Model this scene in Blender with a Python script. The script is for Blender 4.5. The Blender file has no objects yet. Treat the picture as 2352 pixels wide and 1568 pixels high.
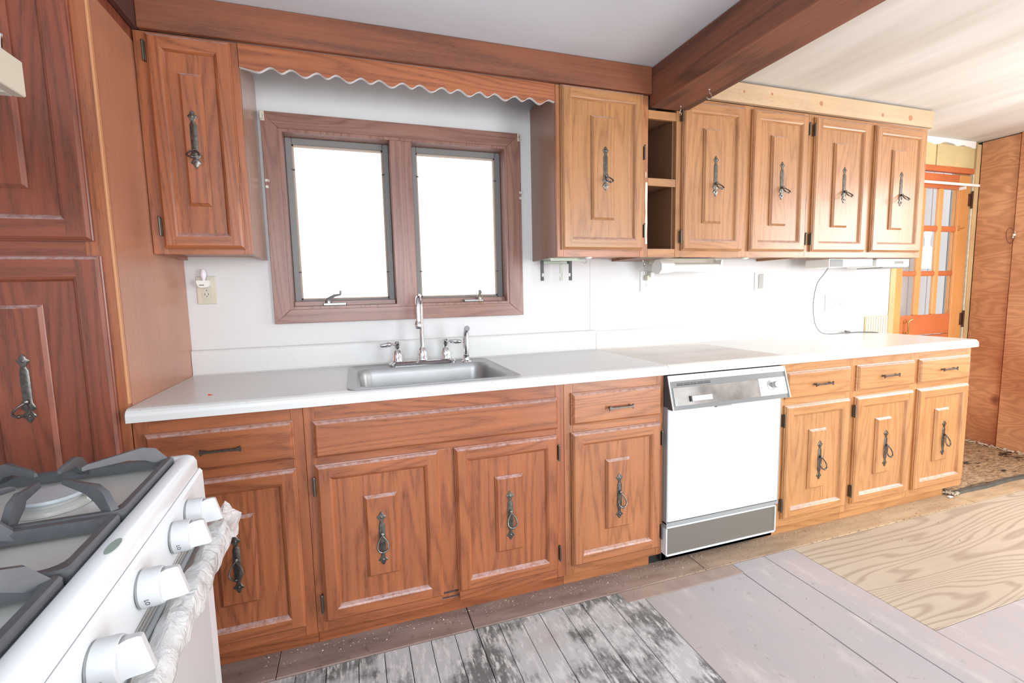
import bpy, math, random
from mathutils import Vector, Matrix
random.seed(7)
S = bpy.context.scene
COL = S.collection
PI = math.pi
# ------------------------------------------------------------------ camera
cam_d = bpy.data.cameras.new('camera'); cam = bpy.data.objects.new('camera', cam_d); COL.objects.link(cam)
R = Vector((0.94780892, -0.31804799, -0.02244397)); U = Vector((0.05380053, 0.09015205, 0.99447379)); F = Vector((0.31426702, 0.94377862, -0.10255806))
cam.matrix_world = Matrix(((R.x, U.x, -F.x, 0.6570), (R.y, U.y, -F.y, -2.2921), (R.z, U.z, -F.z, 1.2311), (0, 0, 0, 1)))
cam_d.sensor_width = 36; cam_d.lens = 1079.218 / 2352 * 36; cam_d.clip_start = 0.02
S.camera = cam
# ------------------------------------------------------------------ world, lights, exposure
w = bpy.data.worlds.new('overcast_sky'); S.world = w; w.use_nodes = True
w.node_tree.nodes['Background'].inputs[0].default_value = (0.93, 0.96, 1.0, 1); w.node_tree.nodes['Background'].inputs[1].default_value = 2.0
def area(name, loc, tgt, sx, sy, power, col):
    l = bpy.data.lights.new(name, 'AREA'); l.shape = 'RECTANGLE'; l.size = sx; l.size_y = sy; l.energy = power; l.color = col
    o = bpy.data.objects.new(name, l); COL.objects.link(o); o.location = loc
    o.rotation_euler = (Vector(tgt) - Vector(loc)).to_track_quat('-Z', 'Y').to_euler(); return o
area('daylight_patio_door', (3.55, -4.12, 1.02), (3.55, 0, 1.05), 1.25, 1.75, 84, (0.93, 0.97, 1.0))
area('daylight_side_window', (5.06, -1.8, 1.45), (0, -1.8, 1.45), 1.45, 1.22, 68, (0.95, 0.98, 1.0))
area('added_rear_fill', (0.7, -4.12, 1.45), (0.7, 0, 1.2), 1.6, 1.1, 58, (0.90, 0.96, 1.0))  # added fill lamp behind the camera; no window is known there
S.view_settings.view_transform = 'Standard'; S.view_settings.look = 'None'; S.view_settings.gamma = 1
S.view_settings.use_curve_mapping = False; S.view_settings.exposure = 0.07

# ------------------------------------------------------------------ materials
def lin(c):
    return tuple([((v / 255) / 12.92 if v / 255 <= .04045 else ((v / 255 + .055) / 1.055) ** 2.4) for v in c] + [1])
class G:
    def __init__(s, name):
        s.m = bpy.data.materials.new(name); s.m.use_nodes = True; s.t = s.m.node_tree; s.b = s.t.nodes['Principled BSDF']
    def n(s, typ, **kw):
        x = s.t.nodes.new(typ)
        for k, v in kw.items():
            if k.startswith('i_'):
                key = k[2:]; key = int(key) if key.isdigit() else key.replace('_', ' ')
                x.inputs[key].default_value = v
            else: setattr(x, k, v)
        return x
    def l(s, a, b): s.t.links.new(a, b)
    def math(s, op, a, b=None, c=None):
        x = s.n('ShaderNodeMath', operation=op)
        for i, v in enumerate((a, b, c)):
            if v is None: continue
            if isinstance(v, (int, float)): x.inputs[i].default_value = v
            else: s.l(v, x.inputs[i])
        return x.outputs[0]
    def mix(s, f, a, b, mode='MIX'):
        x = s.n('ShaderNodeMix', data_type='RGBA', blend_type=mode)
        for sock, v in ((x.inputs[0], f), (x.inputs[6], a), (x.inputs[7], b)):
            if isinstance(v, (int, float, tuple)): sock.default_value = v
            else: s.l(v, sock)
        return x.outputs[2]
    def noise(s, vec, scale, detail=4, rough=.55, dist=0):
        x = s.n('ShaderNodeTexNoise', i_Scale=scale, i_Detail=detail, i_Roughness=rough, i_Distortion=dist); s.l(vec, x.inputs['Vector']); return x.outputs['Fac']
    def ramp(s, f, p0, p1, c0=(0, 0, 0, 1), c1=(1, 1, 1, 1)):
        x = s.n('ShaderNodeValToRGB'); e = x.color_ramp.elements; e[0].position = p0; e[1].position = p1; e[0].color = c0; e[1].color = c1
        s.l(f, x.inputs[0]); return x.outputs[0]
    def coords(s, scale=(1, 1, 1), rnd=True):
        tc = s.n('ShaderNodeTexCoord'); v = tc.outputs['Object']
        if rnd:
            oi = s.n('ShaderNodeObjectInfo'); mu = s.math('MULTIPLY', oi.outputs['Random'], 37.0)
            ad = s.n('ShaderNodeVectorMath', operation='ADD'); cb = s.n('ShaderNodeCombineXYZ')
            s.l(mu, cb.inputs[0]); s.l(mu, cb.inputs[1]); s.l(mu, cb.inputs[2]); s.l(v, ad.inputs[0]); s.l(cb.outputs[0], ad.inputs[1]); v = ad.outputs[0]
        mp = s.n('ShaderNodeMapping', i_Scale=scale); s.l(v, mp.inputs[0]); return mp.outputs[0]
    def bump(s, h, st, dist=.002):
        x = s.n('ShaderNodeBump', i_Strength=st, i_Distance=dist); s.l(h, x.inputs['Height']); s.l(x.outputs[0], s.b.inputs['Normal'])
    def fin(s, rough=.5, metal=0, spec=.5, coat=0):
        s.b.inputs['Roughness'].default_value = rough; s.b.inputs['Metallic'].default_value = metal
        s.b.inputs['Specular IOR Level'].default_value = spec; s.b.inputs['Coat Weight'].default_value = coat; s.b.inputs['Coat Roughness'].default_value = .22
        return s.m
def plain(name, c, rough=.5, metal=0, spec=.5, var=.0, vs=8, coat=0, bump=0):
    g = G(name)
    if var:
        f = g.noise(g.coords(), vs, 5)
        d = tuple(max(0, x * (1 - var)) for x in c)
        g.l(g.mix(g.ramp(f, .3, .7), lin(d), lin(c)), g.b.inputs['Base Color'])
        if bump: g.bump(g.noise(g.coords(), vs * 8, 3), bump)
    else: g.b.inputs['Base Color'].default_value = lin(c)
    return g.fin(rough, metal, spec, coat)
AX = {'x': (0.045, 1, 1), 'y': (1, 0.045, 1), 'z': (1, 1, 0.045)}
def oak(name, light, dark, pore, axis, rough=.36, k=115, ring=.55, coat=.3, dust=0):
    g = G(name); s = AX[axis]
    v1 = g.coords(tuple(x * 14 if x == 1 else x * 28 for x in s))
    v2 = g.coords(tuple(x * 520 if x == 1 else x * 560 for x in s)); v3 = g.coords(tuple(x * 60 if x == 1 else x * 26 for x in s))
    big = g.noise(v1, .42, 2, .45)
    rings = g.math('MULTIPLY_ADD', g.math('SINE', g.math('MULTIPLY', big, k)), .5, .5)
    fine = g.noise(v2, 1, 3, .6)
    mid = g.noise(v3, 1, 4, .6)
    rp_ = g.math('POWER', rings, 2.5)
    f = g.math('ADD', g.math('MULTIPLY', rp_, ring * .5), g.math('MULTIPLY', mid, .8))
    base = g.mix(g.ramp(f, .28, .85), lin(light), lin(dark))
    pm = g.math('MULTIPLY', g.ramp(fine, .50, .66), g.math('MULTIPLY_ADD', rp_, .5, .2))
    base = g.mix(pm, base, lin(pore))
    tc = g.coords((1, 1, 1)); blot = g.noise(tc, 2.5, 2)
    hsv = g.n('ShaderNodeHueSaturation'); g.l(base, hsv.inputs['Color']); g.l(g.math('MULTIPLY_ADD', blot, .5, .75), hsv.inputs['Value'])
    out = hsv.outputs[0]
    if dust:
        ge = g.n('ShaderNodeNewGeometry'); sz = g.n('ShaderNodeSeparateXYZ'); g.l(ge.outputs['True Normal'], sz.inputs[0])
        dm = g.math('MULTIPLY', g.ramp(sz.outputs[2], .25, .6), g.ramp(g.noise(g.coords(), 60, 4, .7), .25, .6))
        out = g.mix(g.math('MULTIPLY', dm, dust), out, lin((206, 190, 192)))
    g.l(out, g.b.inputs['Base Color']); g.bump(fine, .12, .001)
    return g.fin(rough, 0, .5, coat)
RED = ((168, 100, 62), (132, 74, 46), (84, 48, 34)); MED = ((176, 114, 74), (144, 90, 56), (92, 58, 40)); HON = ((192, 140, 90), (172, 118, 72), (128, 86, 54)); UPR = ((174, 124, 80), (150, 102, 64), (106, 74, 48))  # separate stains; right-hand tones are also lightened to hold the stronger light
DRK = ((142, 76, 54), (108, 58, 42), (74, 42, 34))
WOOD = {}
for nm, c in (('red', RED), ('medium', MED), ('honey', HON), ('cherry', DRK), ('amber', UPR)):
    for ax in 'xyz': WOOD[nm, ax] = oak('%s_toned_oak_%s_grain' % (nm, ax), *c, ax, dust=.55)
CAB = {}
M_side = oak('woodgrain_veneer', (184, 126, 96), (172, 114, 86), (156, 104, 82), 'z', .3, 20, .15, .25)
M_trimw = {ax: oak('window_trim_wood_' + ax, (150, 108, 94), (122, 82, 70), (92, 62, 54), ax, .4) for ax in 'xz'}
M_beam = oak('stained_beam_wood', (134, 80, 58), (84, 54, 42), (56, 38, 32), 'y', .6, 40, .6, 0)
M_head = oak('dark_header_wood', (142, 84, 56), (98, 58, 44), (70, 44, 36), 'x', .55, 26, .5, 0)
M_pine = oak('pine_board_wood', (192, 164, 132), (178, 148, 114), (158, 126, 92), 'x', .6, 14, .35, 0)
M_pinez = oak('pine_upright_wood', (210, 182, 134), (198, 162, 112), (176, 136, 92), 'z', .6, 14, .35, 0)
M_doorz = oak('amber_door_wood_upright', (214, 154, 92), (204, 138, 74), (182, 114, 62), 'z', .42, 14, .3, .15)
M_doorx = oak('amber_door_wood_cross', (200, 112, 66), (186, 96, 54), (160, 80, 48), 'x', .42, 14, .3, .15)
M_lam = oak('washed_oak_laminate', (240, 238, 234), (230, 226, 220), (218, 212, 206), 'x', .55, 24, .3, .0)
M_inner = oak('brown_cabinet_interior', (130, 92, 66), (116, 82, 60), (96, 70, 54), 'z', .5, 14, .3, 0)  # darker brown oak inside the open shelf
def plywall():
    g = G('knotty_plywood_wall')
    v = g.coords((1, 1.2, 4.2)); n = g.noise(v, 1.3, 3, .5, .3)
    r = g.math('MULTIPLY_ADD', g.math('SINE', g.math('MULTIPLY', n, 95)), .5, .5)
    b = g.mix(g.ramp(g.noise(g.coords(), 1.6, 4), .35, .65), lin((218, 162, 118)), lin((184, 122, 84)))
    b = g.mix(g.math('MULTIPLY', r, .28), b, lin((120, 66, 46)))
    vo = g.n('ShaderNodeTexVoronoi', i_Scale=3.2); g.l(g.coords((1, 1, .8)), vo.inputs['Vector'])
    b = g.mix(g.ramp(vo.outputs['Distance'], .05, .13, (.75, .75, .75, 1), (0, 0, 0, 1)), b, lin((108, 48, 32)))
    g.l(b, g.b.inputs['Base Color']); return g.fin(.6, 0, .35)
M_plywall = plywall()
def plyfloor():
    g = G('weathered_plywood_floor')
    v = g.coords((.26, 2.0, 1)); n = g.noise(v, 1.7, 2.5, .4, .2)
    r = g.math('MULTIPLY_ADD', g.math('SINE', g.math('MULTIPLY', n, 190)), .5, .5)
    r2 = g.ramp(r, .55, 1.0)
    b = g.mix(g.ramp(g.noise(g.coords((1, 1, 1), False), .9, 3), .35, .65), lin((190, 176, 156)), lin((176, 162, 144)))
    b = g.mix(g.math('MULTIPLY', r2, .62), b, lin((138, 116, 98)))
    b = g.mix(g.math('MULTIPLY', g.noise(g.coords((3, 90, 1)), 1, 3), .3), b, lin((222, 210, 196)))
    g.l(b, g.b.inputs['Base Color']); g.bump(r, .15, .001); return g.fin(.75, 0, .3)
M_plyfloor = plyfloor()
def painted_ply():
    g = G('faded_mauve_floor_paint')
    b = g.mix(g.ramp(g.noise(g.coords((1, .6, 1), False), 2.2, 5), .35, .68), lin((170, 168, 172)), lin((184, 174, 174)))
    b = g.mix(g.ramp(g.noise(g.coords((4, 1.2, 1), False), 3, 6, .65), .55, .75), b, lin((202, 194, 192)))
    b = g.mix(g.math('MULTIPLY', g.ramp(g.noise(g.coords((1, 1, 1)), 26, 5, .7), .62, .72), .5), b, lin((130, 118, 114)))
    g.l(b, g.b.inputs['Base Color']); return g.fin(.7, 0, .35)
M_mauve = painted_ply()
def old_board():
    g = G('worn_grey_painted_board')
    p = g.noise(g.coords((1, 1, 1), False), 4.5, 6, .62)
    p2 = g.noise(g.coords((60, 6, 1)), 1, 4, .6)
    f = g.math('ADD', g.math('MULTIPLY', p, .78), g.math('MULTIPLY', p2, .22))
    b = g.mix(g.ramp(f, .44, .53), lin((112, 114, 114)), lin((186, 188, 190)))
    b = g.mix(g.ramp(g.noise(g.coords((30, 8, 1)), 2, 6, .7), .5, .62), b, lin((208, 209, 210)))
    b = g.mix(g.math('MULTIPLY', g.ramp(g.noise(g.coords((1, 1, 1), False), 2.2, 4), .58, .72), .5), b, lin((160, 136, 130)))
    g.l(b, g.b.inputs['Base Color']); g.bump(p2, .4, .002); return g.fin(.75, 0, .3)
M_old = old_board()
def dirt_board():
    g = G('dusty_brown_floor_board')
    tc = g.n('ShaderNodeTexCoord'); sx = g.n('ShaderNodeSeparateXYZ'); g.l(tc.outputs['Object'], sx.inputs[0])
    f = g.n('ShaderNodeMapRange', i_1=1.6, i_2=2.9); g.l(sx.outputs[0], f.inputs[0])
    b = g.mix(g.ramp(g.noise(g.coords((1, 5, 1)), 4, 5), .35, .65), lin((132, 112, 104)), lin((158, 138, 130)))
    c = g.mix(g.ramp(g.noise(g.coords((1, 5, 1)), 4, 5), .35, .65), lin((172, 146, 116)), lin((198, 172, 140)))
    b = g.mix(f.outputs[0], b, c)
    b = g.mix(g.math('MULTIPLY', g.ramp(g.noise(g.coords(), 40, 4, .7), .6, .68), .6), b, lin((92, 76, 68)))
    g.l(b, g.b.inputs['Base Color']); return g.fin(.8, 0, .25)
M_dirt = dirt_board()
def speckle():
    g = G('speckled_white_laminate')
    v = g.n('ShaderNodeTexVoronoi', i_Scale=75); g.l(g.coords((1, 1, 1), False), v.inputs['Vector'])
    v2 = g.n('ShaderNodeTexVoronoi', i_Scale=160); g.l(g.coords((1, 1, 1), False), v2.inputs['Vector'])
    a = g.math('MULTIPLY', g.ramp(v.outputs['Distance'], .06, .13, (1, 1, 1, 1), (0, 0, 0, 1)), g.math('GREATER_THAN', g.noise(g.coords((1, 1, 1), False), 40, 1), .56))
    b = g.mix(g.math('MULTIPLY', a, .75), lin((215, 216, 215)), lin((110, 106, 100)))
    b = g.mix(g.ramp(v2.outputs['Distance'], .05, .2, (.5, .5, .5, 1), (0, 0, 0, 1)), b, lin((200, 200, 196)))
    g.l(b, g.b.inputs['Base Color']); return g.fin(.28, 0, .5)
M_spk = speckle()
def ceil_mat(name, a, b2, sc=(.5, 1.6, 1)):
    g = G(name); b = g.mix(g.ramp(g.noise(g.coords(sc, False), 1.6, 3), .35, .7), lin(a), lin(b2))
    g.l(b, g.b.inputs['Base Color']); return g.fin(.85, 0, .2)
M_ceilL = ceil_mat('grey_ceiling_paint', (216, 218, 224), (208, 210, 216))
M_ceilR = ceil_mat('water_stained_ceiling', (222, 220, 214), (196, 190, 180), (2.2, .35, 1))
M_wall = plain('white_wall_paint', (216, 216, 216), .55, var=.015, vs=3)
M_room = plain('offwhite_room_paint', (206, 208, 212), .8)
M_board = plain('bare_yellow_board', (212, 190, 138), .7, var=.08, vs=6)
M_plaster = plain('white_plaster', (240, 238, 232), .8)
M_blackmetal = plain('antique_iron', (124, 120, 114), .36, .9, var=.3, vs=90)
M_hinge = plain('aged_hinge_metal', (104, 98, 90), .4, .8)
M_steel = plain('brushed_sink_steel', (178, 179, 180), .38, .65, var=.06, vs=14)
M_chrome = plain('polished_chrome', (225, 226, 228), .07, 1)
M_white = plain('white_enamel', (230, 236, 240), .22, 0, .5)
M_wht2 = plain('white_plastic', (236, 236, 232), .4)
M_grayp = plain('grey_plastic', (150, 152, 152), .4)
M_almond = plain('almond_plastic', (206, 200, 184), .4)
M_hood = plain('almond_hood_enamel', (200, 190, 172), .4)
M_hoodin = plain('hood_underside', (110, 102, 96), .5)
M_grate = plain('dark_grey_cast_iron', (92, 94, 98), .4, 0, .5, var=.1, vs=60)
M_pan = plain('grey_cooktop_enamel', (204, 204, 200), .3, 0)
M_blue = plain('pale_burner_cap', (186, 194, 200), .35, .1)
M_black = plain('black_plastic', (38, 38, 38), .4)
M_dwgrey = plain('grey_kick_panel', (116, 112, 104), .5, .2)
M_panel = plain('brushed_panel_steel', (160, 160, 158), .3, .8, var=.3, vs=9)
M_darkgap = plain('dark_recess', (60, 52, 48), .8)
M_brass = plain('polished_brass', (206, 178, 110), .25, .9)
M_red = plain('red_plastic', (226, 40, 24), .5)
M_sash = plain('grey_sash_vinyl', (120, 118, 116), .45)
M_seal = plain('beige_weatherstrip', (176, 156, 140), .6)
M_rubber = plain('grey_rubber_edge', (92, 92, 84), .6, var=.2, vs=20)
M_bracket = plain('sage_grey_metal', (148, 152, 140), .45, .5)
M_bdark = plain('dark_grey_metal', (62, 62, 62), .45, .5)
M_ink = plain('dark_print_ink', (60, 58, 58), .6)
M_knob = plain('white_knob_plastic', (204, 207, 210), .38)
M_porch = plain('grey_porch_siding', (200, 200, 200), .7)
M_porchd = plain('dark_grey_porch_siding', (136, 138, 138), .7)
M_fringe = plain('frayed_cream_yarn', (206, 192, 170), .9)
M_debris = plain('pale_floor_crumbs', (196, 182, 160), .9)
def carpet():
    g = G('worn_jute_carpet')
    b = g.mix(g.ramp(g.noise(g.coords((1, 2.5, 1), False), 26, 6, .75), .38, .6), lin((122, 98, 76)), lin((188, 162, 130)))
    b = g.mix(g.ramp(g.noise(g.coords((1, 3, 1), False), 3, 6, .75), .56, .62), b, lin((66, 54, 46)))
    g.l(b, g.b.inputs['Base Color']); g.bump(g.noise(g.coords(), 90, 4), .8, .005); return g.fin(.95, 0, .1)
M_carpet = carpet()
def glass(name, refl=.08, tint=(1, 1, 1, 1)):
    m = bpy.data.materials.new(name); m.use_nodes = True; t = m.node_tree; t.nodes.clear()
    o = t.nodes.new('ShaderNodeOutputMaterial'); a = t.nodes.new('ShaderNodeBsdfTransparent'); b = t.nodes.new('ShaderNodeBsdfGlossy'); x = t.nodes.new('ShaderNodeMixShader')
    a.inputs[0].default_value = tint; b.inputs['Roughness'].default_value = .02; x.inputs[0].default_value = refl
    t.links.new(a.outputs[0], x.inputs[1]); t.links.new(b.outputs[0], x.inputs[2]); t.links.new(x.outputs[0], o.inputs[0]); return m
M_glass = glass('window_glass', .05)
def wrap():
    m = bpy.data.materials.new('clear_plastic_wrap'); m.use_nodes = True; t = m.node_tree
    p = t.nodes['Principled BSDF']; p.inputs['Base Color'].default_value = (.86, .88, .88, 1); p.inputs['Roughness'].default_value = .16
    p.inputs['Alpha'].default_value = .6; p.inputs['Specular IOR Level'].default_value = .8
    n = t.nodes.new('ShaderNodeTexNoise'); n.inputs['Scale'].default_value = 28; n.inputs['Detail'].default_value = 5; n.inputs['Distortion'].default_value = 1.2
    tc = t.nodes.new('ShaderNodeTexCoord'); t.links.new(tc.outputs['Object'], n.inputs['Vector'])
    b = t.nodes.new('ShaderNodeBump'); b.inputs['Strength'].default_value = .9; b.inputs['Distance'].default_value = .012
    t.links.new(n.outputs['Fac'], b.inputs['Height']); t.links.new(b.outputs[0], p.inputs['Normal']); return m
M_wrap = wrap()

# ------------------------------------------------------------------ mesh helpers
class MB:
    def __init__(s): s.v = []; s.f = []; s.mi = []; s.sm = []
    def add(s, vs, fs, mi=0, sm=False):
        o = len(s.v); s.v += [tuple(v) for v in vs]
        for f in fs: s.f.append([i + o for i in f]); s.mi.append(mi); s.sm.append(sm)
        return s
    def box(s, a, b, mi=0, bev=0):
        x0, y0, z0 = [min(p, q) for p, q in zip(a, b)]; x1, y1, z1 = [max(p, q) for p, q in zip(a, b)]
        if not bev:
            return s.add([(x0, y0, z0), (x1, y0, z0), (x1, y1, z0), (x0, y1, z0), (x0, y0, z1), (x1, y0, z1), (x1, y1, z1), (x0, y1, z1)],
                         [(0, 3, 2, 1), (4, 5, 6, 7), (0, 1, 5, 4), (1, 2, 6, 5), (2, 3, 7, 6), (3, 0, 4, 7)], mi)
        e = min(bev, (x1 - x0) / 2.01, (y1 - y0) / 2.01, (z1 - z0) / 2.01); vs = []; ix = {}
        for i, X in ((0, (x0, x1)), (1, (y0, y1)), (2, (z0, z1))): pass
        P = ((x0, x1), (y0, y1), (z0, z1)); sg = (1, -1)
        for a_ in (0, 1):
            for b_ in (0, 1):
                for c_ in (0, 1):
                    for k in range(3):
                        p = [P[0][a_], P[1][b_], P[2][c_]]
                        for j, q in enumerate((a_, b_, c_)):
                            if j != k: p[j] += e * sg[q]
                        ix[a_, b_, c_, k] = len(vs); vs.append(p)
        fs = []
        for k in range(3):
            o = [j for j in range(3) if j != k]
            for q in (0, 1):
                f = []
                for (u, w_) in ((0, 0), (1, 0), (1, 1), (0, 1)):
                    c = [0, 0, 0]; c[k] = q; c[o[0]] = u; c[o[1]] = w_; f.append(ix[c[0], c[1], c[2], k])
                if (q == 1) == (k == 1): f.reverse()
                fs.append(f)
        for k in range(3):
            o = [j for j in range(3) if j != k]
            for (u, w_) in ((0, 0), (1, 0), (1, 1), (0, 1)):
                c0 = [0, 0, 0]; c0[o[0]] = u; c0[o[1]] = w_; c1 = list(c0); c1[k] = 1
                f = [ix[(*c0, o[0])], ix[(*c1, o[0])], ix[(*c1, o[1])], ix[(*c0, o[1])]]
                if (u ^ w_) ^ (k == 1): f.reverse()
                fs.append(f)
        for a_ in (0, 1):
            for b_ in (0, 1):
                for c_ in (0, 1):
                    f = [ix[a_, b_, c_, 0], ix[a_, b_, c_, 1], ix[a_, b_, c_, 2]]
                    if (a_ + b_ + c_) % 2: f.reverse()
                    fs.append(f)
        return s.add(vs, fs, mi)
    def loft(s, rings, mi=0, sm=True, cap0=True, cap1=True, closed=True):
        n = len(rings[0]); vs = [p for r in rings for p in r]; fs = []
        for i in range(len(rings) - 1):
            for j in range(n if closed else n - 1):
                k = (j + 1) % n; fs.append((i * n + j, i * n + k, (i + 1) * n + k, (i + 1) * n + j))
        s.add(vs, fs, mi, sm)
        if cap0: s.add(rings[0], [tuple(reversed(range(n)))], mi)
        if cap1: s.add(rings[-1], [tuple(range(n))], mi)
        return s
    def tube(s, pts, r, n=10, mi=0, sm=True, caps=True):
        pts = [Vector(p) for p in pts]; rs = r if isinstance(r, (list, tuple)) else [r] * len(pts); rings = []; up = None
        for i, p in enumerate(pts):
            d = (pts[min(i + 1, len(pts) - 1)] - pts[max(i - 1, 0)]).normalized()
            if up is None: up = Vector((0, 0, 1)) if abs(d.z) < .9 else Vector((1, 0, 0))
            a = d.cross(up).normalized(); b = a.cross(d).normalized(); up = b
            rings.append([p + (a * math.cos(2 * PI * j / n) + b * math.sin(2 * PI * j / n)) * rs[i] for j in range(n)])
        return s.loft([list(reversed(q)) for q in rings], mi, sm, caps, caps)
    def lathe(s, prof, c=(0, 0, 0), n=20, axis='z', mi=0, M=None):
        rings = []
        for r, h in prof:
            rg = []
            for j in range(n):
                a = 2 * PI * j / n; x, y = r * math.cos(a), r * math.sin(a)
                p = {'z': (x, y, h), 'y': (x, -h, y), 'x': (h, x, y)}[axis]
                p = Vector(p) if M is None else M @ Vector((x, y, h))
                rg.append(Vector(c) + p)
            rings.append(rg)
        return s.loft(rings, mi, True)
    def prism(s, poly, a, b, axis='x', mi=0, sm=False):
        mk = {'x': lambda p, t: (t, p[0], p[1]), 'y': lambda p, t: (p[0], t, p[1]), 'z': lambda p, t: (p[0], p[1], t)}[axis]
        return s.loft([[mk(p, a) for p in poly], [mk(p, b) for p in poly]], mi, sm)
    def build(s, name, mats, parent=None, bev=0, fixn=True):
        me = bpy.data.meshes.new(name); me.from_pydata(s.v, [], s.f)
        for m in (mats if isinstance(mats, (list, tuple)) else [mats]): me.materials.append(m)
        me.polygons.foreach_set('material_index', s.mi); me.polygons.foreach_set('use_smooth', s.sm); me.update()
        if fixn:
            import bmesh
            b = bmesh.new(); b.from_mesh(me); bmesh.ops.remove_doubles(b, verts=b.verts, dist=1e-6); bmesh.ops.recalc_face_normals(b, faces=b.faces); b.to_mesh(me); b.free()
        o = bpy.data.objects.new(name, me); COL.objects.link(o)
        if any(s.sm):
            try: me.set_sharp_from_angle(angle=math.radians(40))
            except Exception: pass
        if parent is not None:
            o.parent = parent; o.location = -Vector(parent.get('base', (0, 0, 0))) if parent.get('base') else (0, 0, 0)
        return o
def linkmesh(name, src, parent, loc):
    o = bpy.data.objects.new(name, src.data); COL.objects.link(o); o.parent = parent; o.location = loc; return o
def tag(o, label, cat, group=None):
    o['label'] = label; o['category'] = cat
    if group: o['group'] = group
    return o
def struct(o): o['kind'] = 'structure'; return o
ORI = {}
def thing(name, loc, label=None, cat=None, group=None, rz=0):
    o = bpy.data.objects.new(name, None); COL.objects.link(o); o.location = loc; o.rotation_euler = (0, 0, rz); o.empty_display_size = .05
    if label: tag(o, label, cat, group)
    return o
# parts are modelled in world coordinates and shifted to their thing's base with part()
def wpos(o):
    p = Vector(o.location); q = o.parent
    while q is not None: p += Vector(q.location); q = q.parent
    return p
def part(mb, name, mats, parent, **kw):
    off = wpos(parent); mb.v = [(x - off.x, y - off.y, z - off.z) for x, y, z in mb.v]
    o = mb.build(name, mats, None, **kw); o.parent = parent; return o
def solo(mb, name, mats, base, label=None, cat=None, group=None, st=False):
    mb.v = [(x - base[0], y - base[1], z - base[2]) for x, y, z in mb.v]
    o = mb.build(name, mats); o.location = base
    if label: tag(o, label, cat, group)
    if st: struct(o)
    return o
def rr(x0, y0, x1, y1, r, z, n=6):
    pts = []
    for cx, cy, a0 in ((x1 - r, y1 - r, 0), (x0 + r, y1 - r, 90), (x0 + r, y0 + r, 180), (x1 - r, y0 + r, 270)):
        for i in range(n + 1):
            a = math.radians(a0 + 90 * i / n); pts.append((cx + r * math.cos(a), cy + r * math.sin(a), z))
    return pts

# ------------------------------------------------------------------ room shell
CE = 2.258; XW0 = -.47; XR = 5.10; YF_ = -4.2
wx0, wx1, wz0, wz1 = .392, 1.407, 1.18, 1.947          # window opening
m = MB(); T = .13; D0, D1, DT = 4.29, 5.045, 2.03
for a, b in (((XW0 - .1, 0, -.05), (wx0, T, CE)), ((wx1, 0, -.05), (4.205, T, CE)), ((wx0, 0, -.05), (wx1, T, wz0)), ((wx0, 0, wz1), (wx1, T, CE))): m.box(a, b)
wb = solo(m, 'wall_back', M_wall, (0, 0, 0), st=True)
part(MB().box((4.205, .03, DT + .03), (XR + .1, T, CE)).box((4.205, .035, -.05), (D0 - .03, T, DT + .03)).box((D1, .035, -.05), (XR + .1, T, DT + .03)), 'framing_board', M_pinez, wb)
part(MB().box((4.21, .012, DT + .035), (4.622, .028, 2.222), bev=.002), 'plywood_patch', M_board, wb)
part(MB().box((4.630, .010, DT + .02), (5.045, .028, 2.216), bev=.002), 'plywood_patch', M_board, wb)
mm = MB(); xs = [4.2 + .845 * i / 24 for i in range(25)]
top = [(x, CE - .001) for x in xs]; bot = [(x, 2.212 + .006 * math.sin(x * 31) + .006 * random.random() + (.012 if 4.66 < x < 4.8 else 0)) for x in xs]
mm.prism([(x, z) for x, z in bot] + list(reversed(top)), .008, .03, 'y')
part(mm, 'torn_plaster_strip', M_plaster, wb)
part(MB().box((5.055, .0, .0), (5.098, .034, CE - .02), bev=.002), 'corner_board', M_pinez, wb)
part(MB().box((3.975, -.006, .87), (4.20, 0, 1.016), bev=.002), 'beadboard_panel', M_board, wb)
m = MB()
for i in range(9): m.box((3.985 + i * .024, -.0085, .872), (4.003 + i * .024, -.005, 1.012))
part(m, 'bead_strip', plain('pale_beadboard', (222, 214, 192), .6), wb)
part(MB().box((1.872, -.0012, 1.015), (1.875, .0, 1.39)), 'wall_panel_seam', plain('wall_seam_grey', (206, 206, 204), .6), wb)  # thin strip slightly greyer than the wall paint
solo(MB().box((XW0 - .1, YF_, -.05), (XW0, 0, CE)), 'wall_left', M_room, (XW0, 0, 0), st=True)
# right wall: plywood panels over studs
wr = solo(MB().box((XR + .012, YF_, -.05), (XR + .1, .03, CE)), 'wall_right', M_darkgap, (XR, 0, 0), st=True)
for y0, y1, dx, z1 in ((-.216, -.001, .0, CE - .006), (-1.0, -.224, -.014, CE - .001), (-4.19, -2.66, -.014, CE)):
    part(MB().box((XR + dx, y0, .008), (XR + .012, y1, z1), bev=.002), 'plywood_panel', M_plywall, wr)
part(MB().box((XR - .014, -2.655, .008), (XR + .012, -1.005, .74), bev=.002), 'plywood_panel', M_plywall, wr)
part(MB().box((XR - .014, -2.655, 2.16), (XR + .012, -1.005, CE), bev=.002), 'plywood_panel', M_plywall, wr)
w2 = struct(thing('window_2', (XR, -1.8, .74)))
for a, b in (((-2.655, .74), (-2.585, 2.16)), ((-1.075, .74), (-1.005, 2.16)), ((-2.585, .74), (-1.075, .81)), ((-2.585, 2.09), (-1.075, 2.16))):
    part(MB().box((XR - .025, a[0], a[1]), (XR + .012, b[0], b[1]), bev=.003), 'casing_board', M_trimw['z'], w2)
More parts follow.
